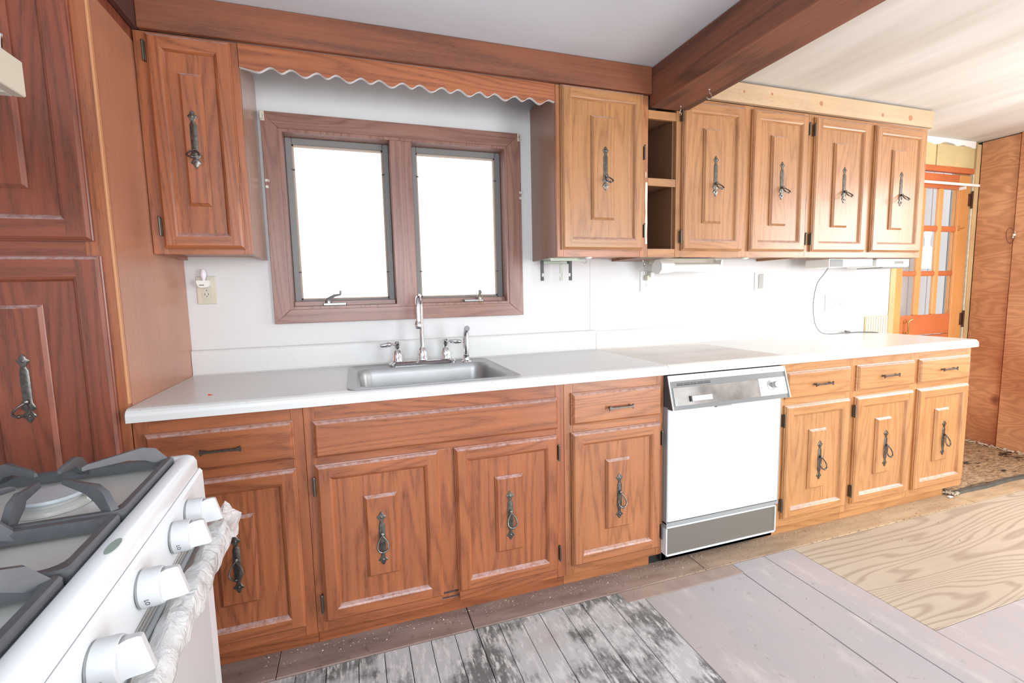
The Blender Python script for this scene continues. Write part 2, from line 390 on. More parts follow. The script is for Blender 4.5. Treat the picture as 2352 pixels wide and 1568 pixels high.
# wall behind the camera, with the patio door opening and one added for the fill lamp
m = MB(); op = [(-.2, 1.6, .9, 2.0), (2.92, 4.18, .12, 1.92)]
xs = [XW0 - .1, -.2, 1.6, 2.92, 4.18, XR + .1]
for i in range(5):
    o_ = [o for o in op if abs(o[0] - xs[i]) < .01]
    if o_: m.box((xs[i], YF_ - .1, -.05), (xs[i + 1], YF_, o_[0][2])).box((xs[i], YF_ - .1, o_[0][3]), (xs[i + 1], YF_, CE))
    else: m.box((xs[i], YF_ - .1, -.05), (xs[i + 1], YF_, CE))
solo(m, 'wall_front', M_room, (2.3, YF_, 0), st=True)
cl = solo(MB().box((XW0 - .1, YF_ - .1, CE), (2.13, T, CE + .08)), 'ceiling', M_ceilL, (1, -2, CE), st=True)
part(MB().box((2.13, YF_ - .1, CE - .0), (XR + .1, T, CE + .08)), 'ceiling_panel', M_ceilR, cl)
m = MB().box((2.026, YF_, 2.084), (2.232, -.309, CE - .001), bev=.004)
bm_ = struct(solo(m, 'ceiling_beam', M_beam, (2.13, -.31, 2.084)))
# header boards
solo(MB().box((.021, -.333, 2.137), (2.024, -.311, CE - .001), bev=.003), 'trim_1', M_head, (1, -.32, 2.137), st=True)
solo(MB().box((.0005, -.634, 2.137), (.0205, -.311, CE - .001), bev=.002), 'trim_2', oak('dark_return_wood', (92, 56, 48), (74, 46, 42), (56, 38, 36), 'y', .55, 20, .4, 0), (.01, -.5, 2.137), st=True)
t3 = solo(MB().box((2.2345, -.335, 2.152), (3.984, -.311, 2.247), bev=.002), 'trim_3', M_pine, (3, -.32, 2.15), st=True)
m = MB()
for x, z, r in ((2.56, 2.205, .006), (2.74, 2.212, .007), (3.08, 2.20, .012), (3.55, 2.185, .010), (3.78, 2.19, .016)):
    m.lathe([(0.0001, .0007), (r, .0006), (r, 0)], (x, -.335, z), 12, 'y')
part(m, 'wood_knot', plain('pine_knot', (168, 112, 78), .6), t3)
# floor
fl = solo(MB().box((XW0 - .1, YF_ - .1, -.06), (XR + .1, T, -.014)), 'floor', M_darkgap, (0, 0, 0), st=True)
def fpiece(x0, x1, y0, y1, name, mat, dz=0, sk=0):
    g = .0012
    m = MB(); z = dz
    a = [(x0 + g, y0), (x1 - g + sk * 0, y0), (x1 - g, y1), (x0 + g, y1)]
    if sk: a[0] = (x0 + g + sk, y0); a[1] = (x1 - g + sk, y0)
    lo = [(p[0], p[1], -.013) for p in a]; mid = [(p[0], p[1], z - .0015) for p in a]
    cx = sum(p[0] for p in a) / 4; cy = sum(p[1] for p in a) / 4
    hi = [(p[0] + (.0012 if p[0] < cx else -.0012), p[1] + (.0012 if p[1] < cy else -.0012), z) for p in a]
    m.loft([lo, mid, hi], 0, False); return part(m, name, mat, fl)
for a, b in ((XW0, .35), (.35, 1.011), (1.0125, 2.06), (2.0615, 3.9), (3.9, XR)): fpiece(a, b, -.706, -.02 if a > 3.8 else -.5, 'edge_board', M_dirt, .004)
for s0 in (.0,): fpiece(1.62, 2.2, -.775, -.708, 'patch_strip', plain('raw_orange_wood_patch', (172, 152, 142), .8, var=.12, vs=12), .001)
seams = [-.47, -.38, -.29, -.2, -.115, -.03, .055, .14, .23, .32, .41, .505, .607, .692, .776, .853, .939, 1.022, 1.105, 1.191, 1.269, 1.365, 1.446, 1.56, 1.70]
for a, b in zip(seams, seams[1:]):
    fpiece(a, b, -4.19, -.708, 'floor_board', M_old, random.uniform(-.001, .0012))
fpiece(1.70, 2.195, -4.19, -.776, 'floor_sheet', M_mauve)
fpiece(2.196, 2.38, -4.19, -.776, 'floor_board', M_mauve, .001)
fpiece(2.381, 2.557, -4.19, -.708, 'floor_board', M_mauve, .0015)
fpiece(2.2, 2.381, -.775, -.708, 'floor_board', M_mauve, .001)
fpiece(2.5575, XR, -1.284, -.708, 'plywood_sheet', M_plyfloor, .001)
fpiece(2.5575, XR, -2.5, -1.2855, 'plywood_sheet', M_mauve, .001)
fpiece(2.5575, XR, -4.19, -2.501, 'plywood_sheet', M_plyfloor, .001)

# ------------------------------------------------------------------ window_1
wn = struct(thing('window_1', (.9, 0, wz0)))
def miter(x0, z0, x1, z1, ix0, iz0, ix1, iz1, ya, yb, side):
    q = {'b': [(x0, z0), (x1, z0), (ix1, iz0), (ix0, iz0)], 't': [(ix0, iz1), (ix1, iz1), (x1, z1), (x0, z1)],
         'l': [(x0, z0), (ix0, iz0), (ix0, iz1), (x0, z1)], 'r': [(ix1, iz0), (x1, z0), (x1, z1), (ix1, iz1)]}[side]
    c = (sum(p[0] for p in q) / 4, sum(p[1] for p in q) / 4)
    sh = [(p[0] + (.0015 if p[0] < c[0] else -.0015), p[1] + (.0015 if p[1] < c[1] else -.0015)) for p in q]
    return MB().loft([[(p[0], ya, p[1]) for p in q], [(p[0], yb + .002, p[1]) for p in q], [(p[0], yb, p[1]) for p in sh]], 0, False)
for sd in 'btlr':
    part(miter(.326, 1.119, 1.480, 2.013, wx0, wz0, wx1, wz1, 0, -.021, sd), 'casing_board', M_trimw['x' if sd in 'bt' else 'z'], wn)
m = MB().box((wx0 - .004, -.0175, wz0 - .004), (wx0 + .012, T - .001, wz1 + .004)).box((wx1 - .012, -.0175, wz0 - .004), (wx1 + .004, T - .001, wz1 + .004)).box((wx0, -.0172, wz0 - .004), (wx1, T - .002, wz0 + .012)).box((wx0, -.0172, wz1 - .012), (wx1, T - .002, wz1 + .004))
part(m, 'jamb', M_trimw['z'], wn)
part(MB().box((.848, -.012, wz0 + .01), (.947, T - .01, wz1 - .005), bev=.002), 'mullion', M_trimw['z'], wn)
part(MB().box((wx0 + .012, .02, wz0 + .012), (.846, .06, wz0 + .034), bev=.002).box((.949, .02, wz0 + .012), (wx1 - .012, .06, wz0 + .034), bev=.002), 'sill_stop', M_trimw['x'], wn)
for x0, x1 in ((wx0 + .012, .848), (.947, wx1 - .012)):
    z0, z1 = wz0 + .014, wz1 - .012; b = .028; y0, y1 = .055, .10
    m = MB()
    for (a, c) in (((x0, y0, z0), (x0 + b, y1, z1)), ((x1 - b, y0, z0), (x1, y1, z1)), ((x0 + b, y0, z0), (x1 - b, y1, z0 + b)), ((x0 + b, y0, z1 - b), (x1 - b, y1, z1))): m.box(a, c, bev=.003)
    sa = part(m, 'sash', M_sash, wn)
    m = MB(); e = .006
    for (a, c) in (((x0 + b, y0 + .01, z0 + b), (x0 + b + e, y0 + .03, z1 - b)), ((x1 - b - e, y0 + .01, z0 + b), (x1 - b, y0 + .03, z1 - b)), ((x0 + b, y0 + .01, z0 + b), (x1 - b, y0 + .03, z0 + b + e)), ((x0 + b, y0 + .01, z1 - b - e), (x1 - b, y0 + .03, z1 - b))): m.box(a, c)
    part(m, 'weather_seal', M_seal, sa)
    part(MB().box((x0 + b, y0 + .022, z0 + b), (x1 - b, y0 + .026, z1 - b)), 'pane', M_glass, sa)
    m = MB()
    for zz in (z0 + .15, z1 - .14):
        for xx in (x0 + b - .004, x1 - b - .006): m.box((xx, y0 - .004, zz), (xx + .012, y0 + .004, zz + .004))
    part(m, 'screen_clip', M_ink, sa)
m = MB().box((.838, .045, 1.44), (.846, .055, 1.62), bev=.002).box((.949, .045, 1.44), (.957, .055, 1.62), bev=.002)
part(m, 'sash_lock', M_sash, wn)
for cx, dr in ((.575, 1), (1.225, -1)):
    m = MB(); z = wz0 + .012
    m.box((cx - .05, -.006, z), (cx + .05, .035, z + .014), bev=.003)
    m.lathe([(.013, 0), (.014, .012), (.008, .022), (.0001, .024)], (cx - .028 * dr, .0, z + .012), 12)
    if dr > 0: m.tube([(cx - .028, -.004, z + .03), (cx - .0, -.01, z + .046), (cx + .025, -.012, z + .05), (cx + .027, -.012, z + .068)], [.008, .006, .005, .006], 8)
    else: m.tube([(cx + .028, -.004, z + .025), (cx + .03, -.012, z + .05), (cx + .026, -.02, z + .052)], [.008, .007, .007], 8)
    part(m, 'crank_operator', plain('tarnished_nickel', (150, 150, 148), .3, .8), wn)
m = MB(); pts = [(1.253 + .009 * math.sin(t), -.028, wz0 + .012 + .0 - .03 * (1 - math.cos(t)) + .05) for t in [i * 2 * PI / 20 for i in range(21)]]
m.tube(pts, .0013, 5)
solo(m, 'wire_loop', M_brass, (1.253, -.028, 1.19), 'thin wire loop hanging from the right window crank', 'wire')

# curtain brackets
for x, z, s_, lab in ((.334, 1.992, 1, 'small white curtain rod bracket at the top left corner of the window casing'), (1.472, 1.995, -1, 'small white curtain rod bracket at the top right corner of the window casing')):
    m = MB().box((x - .008, -.024, z - .02), (x + .008, -.021, z + .02), bev=.001).box((x - .004, -.05, z - .004), (x + .004, -.023, z + .003)).box((x - .004, -.053, z - .02), (x + .004, -.049, z + .006))
    solo(m, 'curtain_bracket', M_almond, (x, -.021, z), lab, 'bracket')
for x, z, lab in ((.334, 1.722, 'tiny curtain holder halfway up the left window casing'), (1.474, 1.722, 'tiny curtain hook halfway up the right window casing')):
    m = MB().box((x - .006, -.026, z), (x + .006, -.021, z + .012), bev=.001).box((x - .006, -.026, z - .026), (x + .006, -.021, z - .014), bev=.001)
    m.tube([(x + .003, -.024, z + .004), (x + .01, -.034, z - .002), (x + .011, -.036, z + .008)], .0016, 6)
    solo(m, 'curtain_holder', M_almond, (x, -.021, z), lab, 'hook')

# ------------------------------------------------------------------ cabinet parts
def wd(st, ax): return WOOD[st, ax]
def door_mb(x0, x1, z0, z1, yb, th=.022, st=.047, n=None, out=.011):
    """stile and rail door: stepped outer edge, flat frame, ogee down to a recessed field; faces look to -Y. Slots: 0 upright grain, 1 cross grain"""
    m = MB(); yf = yb - th
    def R_(i, y): return [(x0 + i, y, z0 + i), (x1 - i, y, z0 + i), (x1 - i, y, z1 - i), (x0 + i, y, z1 - i)]
    outer = [(0, yb), (0, yb - th * .45), (.003, yb - th * .5), (.004, yb - th * .72), (out, yf)]
    for (i, y), (j, k) in zip(outer, outer[1:]):
        a, b = R_(i, y), R_(j, k)
        for q in range(4):
            r = (q + 1) % 4; m.add([a[q], a[r], b[r], b[q]], [(0, 1, 2, 3)], 1 if q in (0, 2) else 0)
    i0, i1 = out, st - .003
    X0, X1, Z0, Z1 = x0 + i0, x1 - i0, z0 + i0, z1 - i0; a0, a1, c0, c1 = x0 + i1, x1 - i1, z0 + i1, z1 - i1
    m.add([(X0, yf, Z0), (a0, yf, Z0), (a0, yf, Z1), (X0, yf, Z1)], [(0, 1, 2, 3)], 0); m.add([(a1, yf, Z0), (X1, yf, Z0), (X1, yf, Z1), (a1, yf, Z1)], [(0, 1, 2, 3)], 0)
    m.add([(a0, yf, Z0), (a1, yf, Z0), (a1, yf, c0), (a0, yf, c0)], [(0, 1, 2, 3)], 1); m.add([(a0, yf, c1), (a1, yf, c1), (a1, yf, Z1), (a0, yf, Z1)], [(0, 1, 2, 3)], 1)
    inner = [(st - .003, yf), (st, yf + .002), (st + .003, yf + .0035), (st + .010, yf + .013)]
    for (i, y), (j, k) in zip(inner, inner[1:]):
        a, b = R_(i, y), R_(j, k)
        for q in range(4):
            r = (q + 1) % 4; m.add([a[q], a[r], b[r], b[q]], [(0, 1, 2, 3)], 1 if q in (0, 2) else 0)
    m.add(R_(st + .010, yf + .013), [(0, 1, 2, 3)], 2); m.add(R_(0, yb), [(3, 2, 1, 0)], 0)
    return m
def raised_mb(x0, x1, z0, z1, yb, yf):
    m = MB()
    def R_(i, y): return [(x0 + i, y, z0 + i), (x1 - i, y, z0 + i), (x1 - i, y, z1 - i), (x0 + i, y, z1 - i)]
    m.loft([R_(0, yb), R_(0, yb - (yb - yf) * .35), R_(.002, yb - (yb - yf) * .45), R_(.009, yf)], 0, False); return m
PLATE = {}
def half(pts): return [(x, z) for x, z in pts] + [(-x, z) for x, z in reversed(pts)]
def plate_outline(kind):
    # right side, top to bottom, half widths
    fin = [(.0015, .0), (.006, -.006), (.0075, -.0085), (.0075, -.012), (.0155, -.0165), (.0165, -.0185), (.010, -.025), (.0062, -.033), (.006, -.037), (.0085, -.044), (.0105, -.048)]
    low = [(.0105, .048), (.0085, .044), (.006, .037), (.0062, .033), (.010, .025), (.0165, .0185), (.0155, .0165), (.0075, .012), (.0075, .0085), (.006, .006), (.0015, 0)]
    if kind == 'base': return half([(x, .098 + z) for x, z in fin] + [(.011, .0), (.0112, -.03)] + [(x, -.098 + z) for x, z in low])
    fin = [(.0015, .0), (.006, -.006), (.0075, -.0085), (.0075, -.012), (.0145, -.0165), (.0155, -.0185), (.010, -.025), (.0062, -.033), (.006, -.037), (.0085, -.042), (.0105, -.046)]
    low = [(.0105, .058), (.016, .045), (.0165, .040), (.0075, .033), (.008, .031), (.0155, .021), (.0155, .0165), (.0075, .012), (.0075, .0085), (.006, .006), (.0015, 0)]
    return half([(x, .097 + z) for x, z in fin] + [(.0112, .01)] + [(x, -.097 + z) for x, z in low])
def mk(mb, name, mat):
    o = mb.build(name, mat); me = o.data; bpy.data.objects.remove(o); return me
def handle_meshes(kind):
    if kind in PLATE: return PLATE[kind]
    ol = plate_outline(kind); m = MB()
    m.loft([[(x, 0, z) for x, z in ol], [(x, -.002, z) for x, z in ol], [(x * .78, -.0034, z * .985) for x, z in ol]], 0, False)
    for zz in (.078, -.078): m.lathe([(.0045, 0), (.0045, .0055), (.0001, .0075)], (0, 0, zz), 8, 'y')
    a = mk(m, 'handle_plate', M_blackmetal)
    pz = .018 if kind == 'base' else -.036
    m2 = MB(); m2.lathe([(.0065, 0), (.006, .008), (.0075, .013), (.0001, .017)], (0, 0, pz), 10, 'y')
    pts = []; L = .056 if kind == 'base' else .044; W = .024 if kind == 'base' else .023
    tilt = math.radians(16 if kind == 'base' else 45)
    for i in range(25):
        t = 2 * PI * i / 24; x = W * math.sin(t) * (math.sin(t / 2) ** .9); zt = -(1 - math.cos(t)) / 2 * L
        pts.append((x, -.013 + zt * math.sin(tilt), pz - .002 + zt * math.cos(tilt)))
    m2.tube(pts, [.0022 + .0012 * math.sin(PI * i / 24) for i in range(25)], 7)
    q = pts[12]; m2.tube([(-.004, q[1], q[2]), (-.0022, q[1], q[2]), (.0022, q[1], q[2]), (.004, q[1], q[2])], [.0038, .005, .005, .0038], 8)
    PLATE[kind] = (a, mk(m2, 'pull_ring', M_blackmetal)); return PLATE[kind]
def pmesh(me, name, parent, wloc):
    o = bpy.data.objects.new(name, me); COL.objects.link(o); o.parent = parent; o.location = Vector(wloc) - wpos(parent); return o
def hinge_mesh():
    if 'h' in PLATE: return PLATE['h']
    m = MB().box((-.002, -.016, -.03), (.006, 0, .03), bev=.001); m.tube([(0, -.018, -.031), (0, -.018, .031)], .0038, 8)
    m.lathe([(.005, 0), (.004, .004), (.0001, .005)], (0, -.018, .031), 8); PLATE['h'] = mk(m, 'hinge', M_hinge); return PLATE['h']
def add_door(cab, x0, x1, z0, z1, yb, st, kind, rp, hside=None, hz=None, cx=None, name='door', stile=.047, dst=None):
    d = part(door_mb(x0, x1, z0, z1, yb, st=stile), name, [wd(st, 'z'), wd(st, 'x'), wd(dst or st, 'z')], cab)
    yf = yb - .022
    part(raised_mb(*rp, yf + .013, yf - .001), 'raised_panel', wd(st, 'z'), d)
    pl, rg = handle_meshes(kind); cx = cx if cx is not None else (rp[0] + rp[1]) / 2; cz = .376 if kind == 'base' else 1.786
    if kind == 'tall': cz = .996
    pmesh(pl, 'handle_plate', d, (cx, yf - .001, cz)); pmesh(rg, 'pull_ring', d, (cx, yf - .003, cz))
    if hside:
        for z in (hz or ((.593, .171) if kind == 'base' else (2.066, 1.488))):
            pmesh(hinge_mesh(), 'hinge', d, ((x0 - .006) if hside == 'l' else (x1 + .004), yb, z))
    return d
def drawer_mb(x0, x1, z0, z1, yb):
    m = MB(); yf = yb - .02
    def R_(i, y): return [(x0 + i, y, z0 + i), (x1 - i, y, z0 + i), (x1 - i, y, z1 - i), (x0 + i, y, z1 - i)]
    m.loft([R_(0, yb), R_(0, yb - .009), (R_(.003, yb - .010)), R_(.005, yb - .014), R_(.011, yf)], 0, False); return m
def pull_mesh():
    if 'p' in PLATE: return PLATE['p']
    m = MB(); a = [(-.058, 0), (-.056, .011), (-.048, .006), (-.042, .0045), (.042, .0045), (.048, .006), (.056, .011), (.058, 0)]
    ol = a + [(x, -z) for x, z in reversed(a[1:-1])]
    m.loft([[(x, -.016 - .003 * (1 - (x / .058) ** 2), z) for x, z in ol], [(x * .99, -.021 - .003 * (1 - (x / .058) ** 2), z * .7) for x, z in ol]], 0, False)
    for s_ in (-.047, .047): m.tube([(s_, 0, 0), (s_, -.018, 0)], .0045, 8)
    PLATE['p'] = mk(m, 'bar_pull', M_blackmetal); return PLATE['p']
def cabinet(name, x0, x1, z0, z1, yf, yb, st, label, group, stiles, rails, kick=None, open_top=False):
    """box with side, top and bottom panels behind a face frame of upright stiles and cross rails"""
    t = thing(name, ((x0 + x1) / 2, (yf + yb) / 2, 0 if z0 < 1 else z0), label, 'cabinet', group)
    m = MB(); w = .014
    m.box((x0, yf + .018, z0), (x0 + w, yb, z1)).box((x1 - w, yf + .018, z0), (x1, yb, z1)).box((x0 + w, yf + .018, z0 + .014), (x1 - w, yb, z0 + .026)).box((x0 + w, yb - .006, z0 + .026), (x1 - w, yb, z1 - .012))
    if not open_top: m.box((x0 + w, yf + .018, z1 - .012), (x1 - w, yb, z1))
    part(m, 'carcass', wd(st, 'z'), t)
    for a, b in stiles: part(MB().box((a, yf, z0), (b, yf + .018, z1), bev=.001), 'stile', wd(st, 'z'), t)
    for a, b, c, d in rails: part(MB().box((a, yf + .0004, c), (b, yf + .0176, d), bev=.0008), 'rail', wd(st, 'x'), t)
    if kick: part(MB().box((kick[0], -.583, .004), (kick[1], -.565, z0), bev=.001), 'toe_kick', wd(st, 'x'), t)
    return t
YB = -.61
# --- base cabinets (face frame z .06 .. .874)
def rails4(x0, x1, dr=True):
    r = [(x0, x1, .826, .874), (x0, x1, .06, .106)]
    if dr: r.append((x0, x1, .664, .70))
    return r
c = cabinet('base_cabinet', .002, .4745, .06, .874, YB, -.03, 'red', 'reddish oak base cabinet behind the stove, one drawer over one door', 'oak base cabinets', [(.002, .04), (.436, .4745)], rails4(.04, .436), (.002, .474))
d = part(drawer_mb(.032, .444, .697, .828, YB), 'drawer_front', wd('red', 'x'), c); pmesh(pull_mesh(), 'bar_pull', d, (.236, YB - .02, .761))
add_door(c, .06, .444, .10, .666, YB, 'red', 'base', (.195, .309, .232, .535), 'l')
c = cabinet('base_cabinet', .4755, 1.4285, .06, .874, YB, -.03, 'red', 'wide oak sink base cabinet with long false drawer front over two doors', 'oak base cabinets', [(.4755, .51), (1.392, 1.4285)], [(.51, .915, .06, .106), (.983, 1.392, .06, .106), (.51, 1.392, .816, .874), (.51, 1.392, .664, .70)], (.475, 1.429), open_top=True)
part(MB().box((.915, YB + .0002, .106), (.983, YB + .0178, .664), bev=.001), 'stile', wd('red', 'z'), c)
part(drawer_mb(.503, 1.398, .690, .818, YB), 'false_drawer_front', wd('red', 'x'), c)
add_door(c, .502, .920, .10, .666, YB, 'red', 'base', (.653, .766, .235, .535), 'l', cx=.708)
add_door(c, .978, 1.394, .10, .666, YB, 'red', 'base', (1.131, 1.245, .229, .533), 'r', cx=1.187)
c = cabinet('base_cabinet', 1.4295, 1.900, .06, .874, YB, -.03, 'medium', 'oak base cabinet left of the dishwasher, one drawer over one door', 'oak base cabinets', [(1.4295, 1.468), (1.866, 1.900)], rails4(1.468, 1.866), (1.43, 1.85))
d = part(drawer_mb(1.457, 1.880, .697, .828, YB), 'drawer_front', wd('medium', 'x'), c); pmesh(pull_mesh(), 'bar_pull', d, (1.671, YB - .02, .757))
add_door(c, 1.456, 1.879, .10, .666, YB, 'medium', 'base', (1.610, 1.724, .235, .536), 'r', cx=1.669)
c = cabinet('base_cabinet', 2.548, 3.023, .06, .874, YB, -.03, 'honey', 'honey oak base cabinet right of the dishwasher, one drawer over one door', 'oak base cabinets', [(2.548, 2.59), (2.99, 3.023)], rails4(2.59, 2.99), (2.44, 3.023))
d = part(drawer_mb(2.581, 3.002, .697, .828, YB), 'drawer_front', wd('honey', 'x'), c); pmesh(pull_mesh(), 'bar_pull', d, (2.795, YB - .02, .76))
add_door(c, 2.578, 3.003, .10, .666, YB, 'honey', 'base', (2.735, 2.846, .231, .533), 'l', cx=2.798)
c = cabinet('base_cabinet', 3.024, 3.958, .06, .874, YB, -.03, 'honey', 'honey oak double base cabinet at the free right end of the counter', 'oak base cabinets', [(3.024, 3.06), (3.92, 3.958), (3.462, 3.522)], [(a, b, z0_, z1_) for a, b in ((3.06, 3.462), (3.522, 3.92)) for z0_, z1_ in ((.826, .874), (.06, .106), (.664, .70))], (3.024, 3.85))
for x0, x1, hs, rp, cx in ((3.046, 3.473, 'l', (3.198, 3.311, .24, .54), 3.266), (3.511, 3.932, None, (3.663, 3.776, .245, .543), 3.728)):
    d = part(drawer_mb(x0 + .002, x1, .697, .828, YB), 'drawer_front', wd('honey', 'x'), c); pmesh(pull_mesh(), 'bar_pull', d, ((x0 + x1) / 2 + .005, YB - .02, .765))
    add_door(c, x0, x1, .10, .666, YB, 'honey', 'base', rp, hs, cx=cx)

# --- wall cabinets
YU = -.31
c = cabinet('wall_cabinet', .0015, .311, 1.395, 2.1365, YU, -.001, 'red', 'narrow reddish oak wall cabinet left of the window', 'oak wall cabinets', [(.0015, .045), (.284, .311)], [(.045, .284, 1.395, 1.432), (.045, .284, 2.09, 2.1365)])
part(MB().box((.3105, YU + .018, 1.395), (.3125, -.001, 2.1365)), 'side_veneer', oak('greyed_veneer', (158, 124, 104), (142, 108, 90), (124, 96, 82), 'z', .25, 16, .2, .3), c)
add_door(c, .038, .290, 1.414, 2.128, YU, 'red', 'wall', (.126, .196, 1.563, 2.008), 'l', (2.066, 1.488), stile=.044)
c = cabinet('wall_cabinet', 1.543, 2.019, 1.39, 2.1365, YU, -.001, 'medium', 'single door oak wall cabinet between window and ceiling beam', 'oak wall cabinets', [(1.543, 1.572), (1.975, 2.019)], [(1.572, 1.975, 1.39, 1.43), (1.572, 1.975, 2.09, 2.1365)])
part(MB().box((1.5415, YU + .018, 1.39), (1.5435, -.001, 2.1365)), 'side_veneer', oak('brown_veneer', (150, 112, 90), (134, 98, 80), (116, 88, 76), 'z', .3, 16, .2, .2), c)
add_door(c, 1.562, 1.986, 1.422, 2.134, YU, 'amber', 'wall', (1.711, 1.829, 1.558, 2.016), 'r', (1.873, 1.512), cx=1.778)
sc_ = [(2.006, 1.452), (2.004, 1.56), (2.007, 1.60), (2.003, 1.68), (2.006, 1.742), (2.016, 1.742), (2.0175, 1.70), (2.015, 1.62), (2.0178, 1.55), (2.014, 1.50), (2.017, 1.452)]
part(MB().prism(sc_, YU - .0012, YU + .0002, 'y').prism([(2.006, 1.762), (2.005, 1.785), (2.009, 1.792), (2.009, 1.765)], YU - .0012, YU + .0002, 'y'), 'paint_scrape', plain('scraped_cream_paint', (222, 214, 196), .7, var=.1, vs=40), c)
# open shelf unit
t = thing('open_shelf_unit', (2.1, -.16, 1.39), 'narrow open oak shelf unit under the ceiling beam between wall cabinets', 'shelf')
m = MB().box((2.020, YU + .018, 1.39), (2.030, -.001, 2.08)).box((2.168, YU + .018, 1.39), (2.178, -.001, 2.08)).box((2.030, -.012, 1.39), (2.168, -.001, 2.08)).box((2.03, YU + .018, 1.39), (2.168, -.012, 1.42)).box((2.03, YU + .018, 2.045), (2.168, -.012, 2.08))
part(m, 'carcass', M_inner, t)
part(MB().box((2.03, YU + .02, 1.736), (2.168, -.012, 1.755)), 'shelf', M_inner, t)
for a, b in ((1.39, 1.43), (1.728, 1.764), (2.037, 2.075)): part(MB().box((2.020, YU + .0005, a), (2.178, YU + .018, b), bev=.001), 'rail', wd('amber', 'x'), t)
def dbl(x0, x1, label, ds):
    mid = (ds[0][1] + ds[1][0]) / 2
    c = cabinet('wall_cabinet', x0, x1, 1.39, 2.151, YU, -.001, 'amber', label, 'oak wall cabinets', [(x0, ds[0][0] + .02), (ds[1][1] - .02, x1), (mid - .04, mid + .04)], [(x0 + .03, mid, 1.39, 1.43), (mid, x1 - .03, 1.39, 1.43), (x0 + .03, mid, 2.09, 2.151), (mid, x1 - .03, 2.09, 2.151)])
    return c
c = dbl(2.179, 3.028, 'honey oak double wall cabinet just right of the ceiling beam', ((2.207, 2.583), (2.632, 3.015)))
add_door(c, 2.207, 2.583, 1.422, 2.134, YU, 'amber', 'wall', (2.329, 2.442, 1.558, 2.013), 'l', cx=2.397)
add_door(c, 2.632, 3.012, 1.422, 2.134, YU, 'amber', 'wall', (2.758, 2.871, 1.556, 2.014), 'r', cx=2.826)
c = dbl(3.029, 3.978, 'honey oak double wall cabinet at the far right end beside the door', ((3.058, 3.474), (3.521, 3.944)))
add_door(c, 3.061, 3.474, 1.422, 2.134, YU, 'amber', 'wall', (3.205, 3.323, 1.557, 2.011), 'l', cx=3.278)
add_door(c, 3.521, 3.944, 1.422, 2.134, YU, 'amber', 'wall', (3.666, 3.775, 1.553, 2.007), cx=3.736)
# valance
key = [(.313, 2.056)]; x = .371
while x < 1.53:
    key += [(x, 2.047), (x + .046, 2.068), (x + .078, 2.052), (x + .112, 2.068)]; x += .157
key = [k for k in key if k[0] < 1.53] + [(1.541, 2.062)]
pts = []
for (xa, za), (xb, zb0) in zip(key, key[1:]):
    for k in range(6):
        u = k / 6; lowa = abs(za - 2.054) < .001; lowb = abs(zb0 - 2.054) < .001
        e = math.sin(u * PI / 2) if lowa else (1 - math.cos(u * PI / 2) if lowb else .5 - .5 * math.cos(u * PI))
        pts.append((xa + (xb - xa) * u, za + (zb0 - za) * e))
pts.append(key[-1])
t = thing('scalloped_valance', (.9, YU, 2.05), 'scalloped oak valance board over the window between two wall cabinets', 'valance')
part(MB().prism([(.313, 2.1365)] + pts + [(1.541, 2.1365)], YU, YU + .016, 'y'), 'valance_board', wd('red', 'x'), t)
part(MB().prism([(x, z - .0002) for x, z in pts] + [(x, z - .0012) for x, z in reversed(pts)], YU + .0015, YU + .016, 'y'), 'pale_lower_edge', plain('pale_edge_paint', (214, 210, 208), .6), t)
# --- pantry
t = thing('pantry_cabinet', (-.23, -.3, 0), 'tall reddish oak pantry cabinet behind the stove at the left', 'cabinet')
part(MB().box((-.465, -.592, .1), (-.001, -.001, CE - .002)), 'carcass', WOOD['cherry', 'z'], t)
part(MB().box((-.0008, -.588, .915), (.0, -.001, 2.1)), 'side_veneer', M_side, t)
for a, b in ((-.465, -.41), (-.062, -.0005)): part(MB().box((a, -.612, .06), (b, -.592, CE - .002), bev=.001), 'stile', wd('red', 'z') if a > -.1 else wd('cherry', 'z'), t)
for a, b in ((1.352, 1.42), (.06, .12), (2.2, CE - .002)): part(MB().box((-.41, -.6115, a), (-.062, -.592, b), bev=.001), 'rail', wd('cherry', 'x'), t)
part(MB().box((-.465, -.585, .004), (-.001, -.565, .06)), 'toe_kick', wd('red', 'x'), t)
part(MB().box((-.003, -.614, .925), (.0035, -.598, 2.1365), bev=.0015), 'edge_band', plain('pale_edge_band', (196, 138, 96), .45), t)
d = add_door(t, -.428, -.037, 1.405, 2.215, -.612, 'cherry', 'tallu', (-.306, -.168, 1.545, 2.06), stile=.06)
d2 = add_door(t, -.428, -.024, .10, 1.364, -.612, 'cherry', 'tall', (-.296, -.168, .25, 1.228), cx=-.222, stile=.062)
for o in (d,):
    for ch in o.children:
        if ch.name.startswith(('handle', 'pull')): ch.location = Vector((-.24, -.633, 1.87)) - wpos(o)

# ------------------------------------------------------------------ countertops
CT = .9152; CBt = .8745; YFc = -.649
def deck(y_back): return [(y_back, CT), (-.622, CT), (-.632, CT - .0015), (-.641, CT - .006), (-.647, CT - .013), (-.649, CT - .022), (-.649, CBt), (-.628, CBt), (-.628, CT - .022), (y_back, CT - .022)]
def splash(x0, x1, z=1.021): return MB().prism([(-.001, CT - .022), (-.001, z), (-.012, z), (-.0175, z - .003), (-.020, z - .009), (-.020, CT + .012), (-.0225, CT + .004), (-.030, CT + .0004), (-.030, CT - .022)], x0, x1, 'x')
sx0, sx1, sy0, sy1 = .645, 1.222, -.615, -.10
t = thing('countertop', (.95, -.32, CBt), 'long speckled white laminate countertop holding the sink', 'countertop')
m = MB().prism(deck(-.03), .0012, sx0, 'x').prism(deck(-.03), sx1, 1.897, 'x').prism(deck(sy0), sx0, sx1, 'x').box((sx0, sy1, CT - .022), (sx1, -.03, CT))
part(m, 'deck', M_spk, t); part(splash(.0012, 1.897), 'backsplash', M_spk, t)
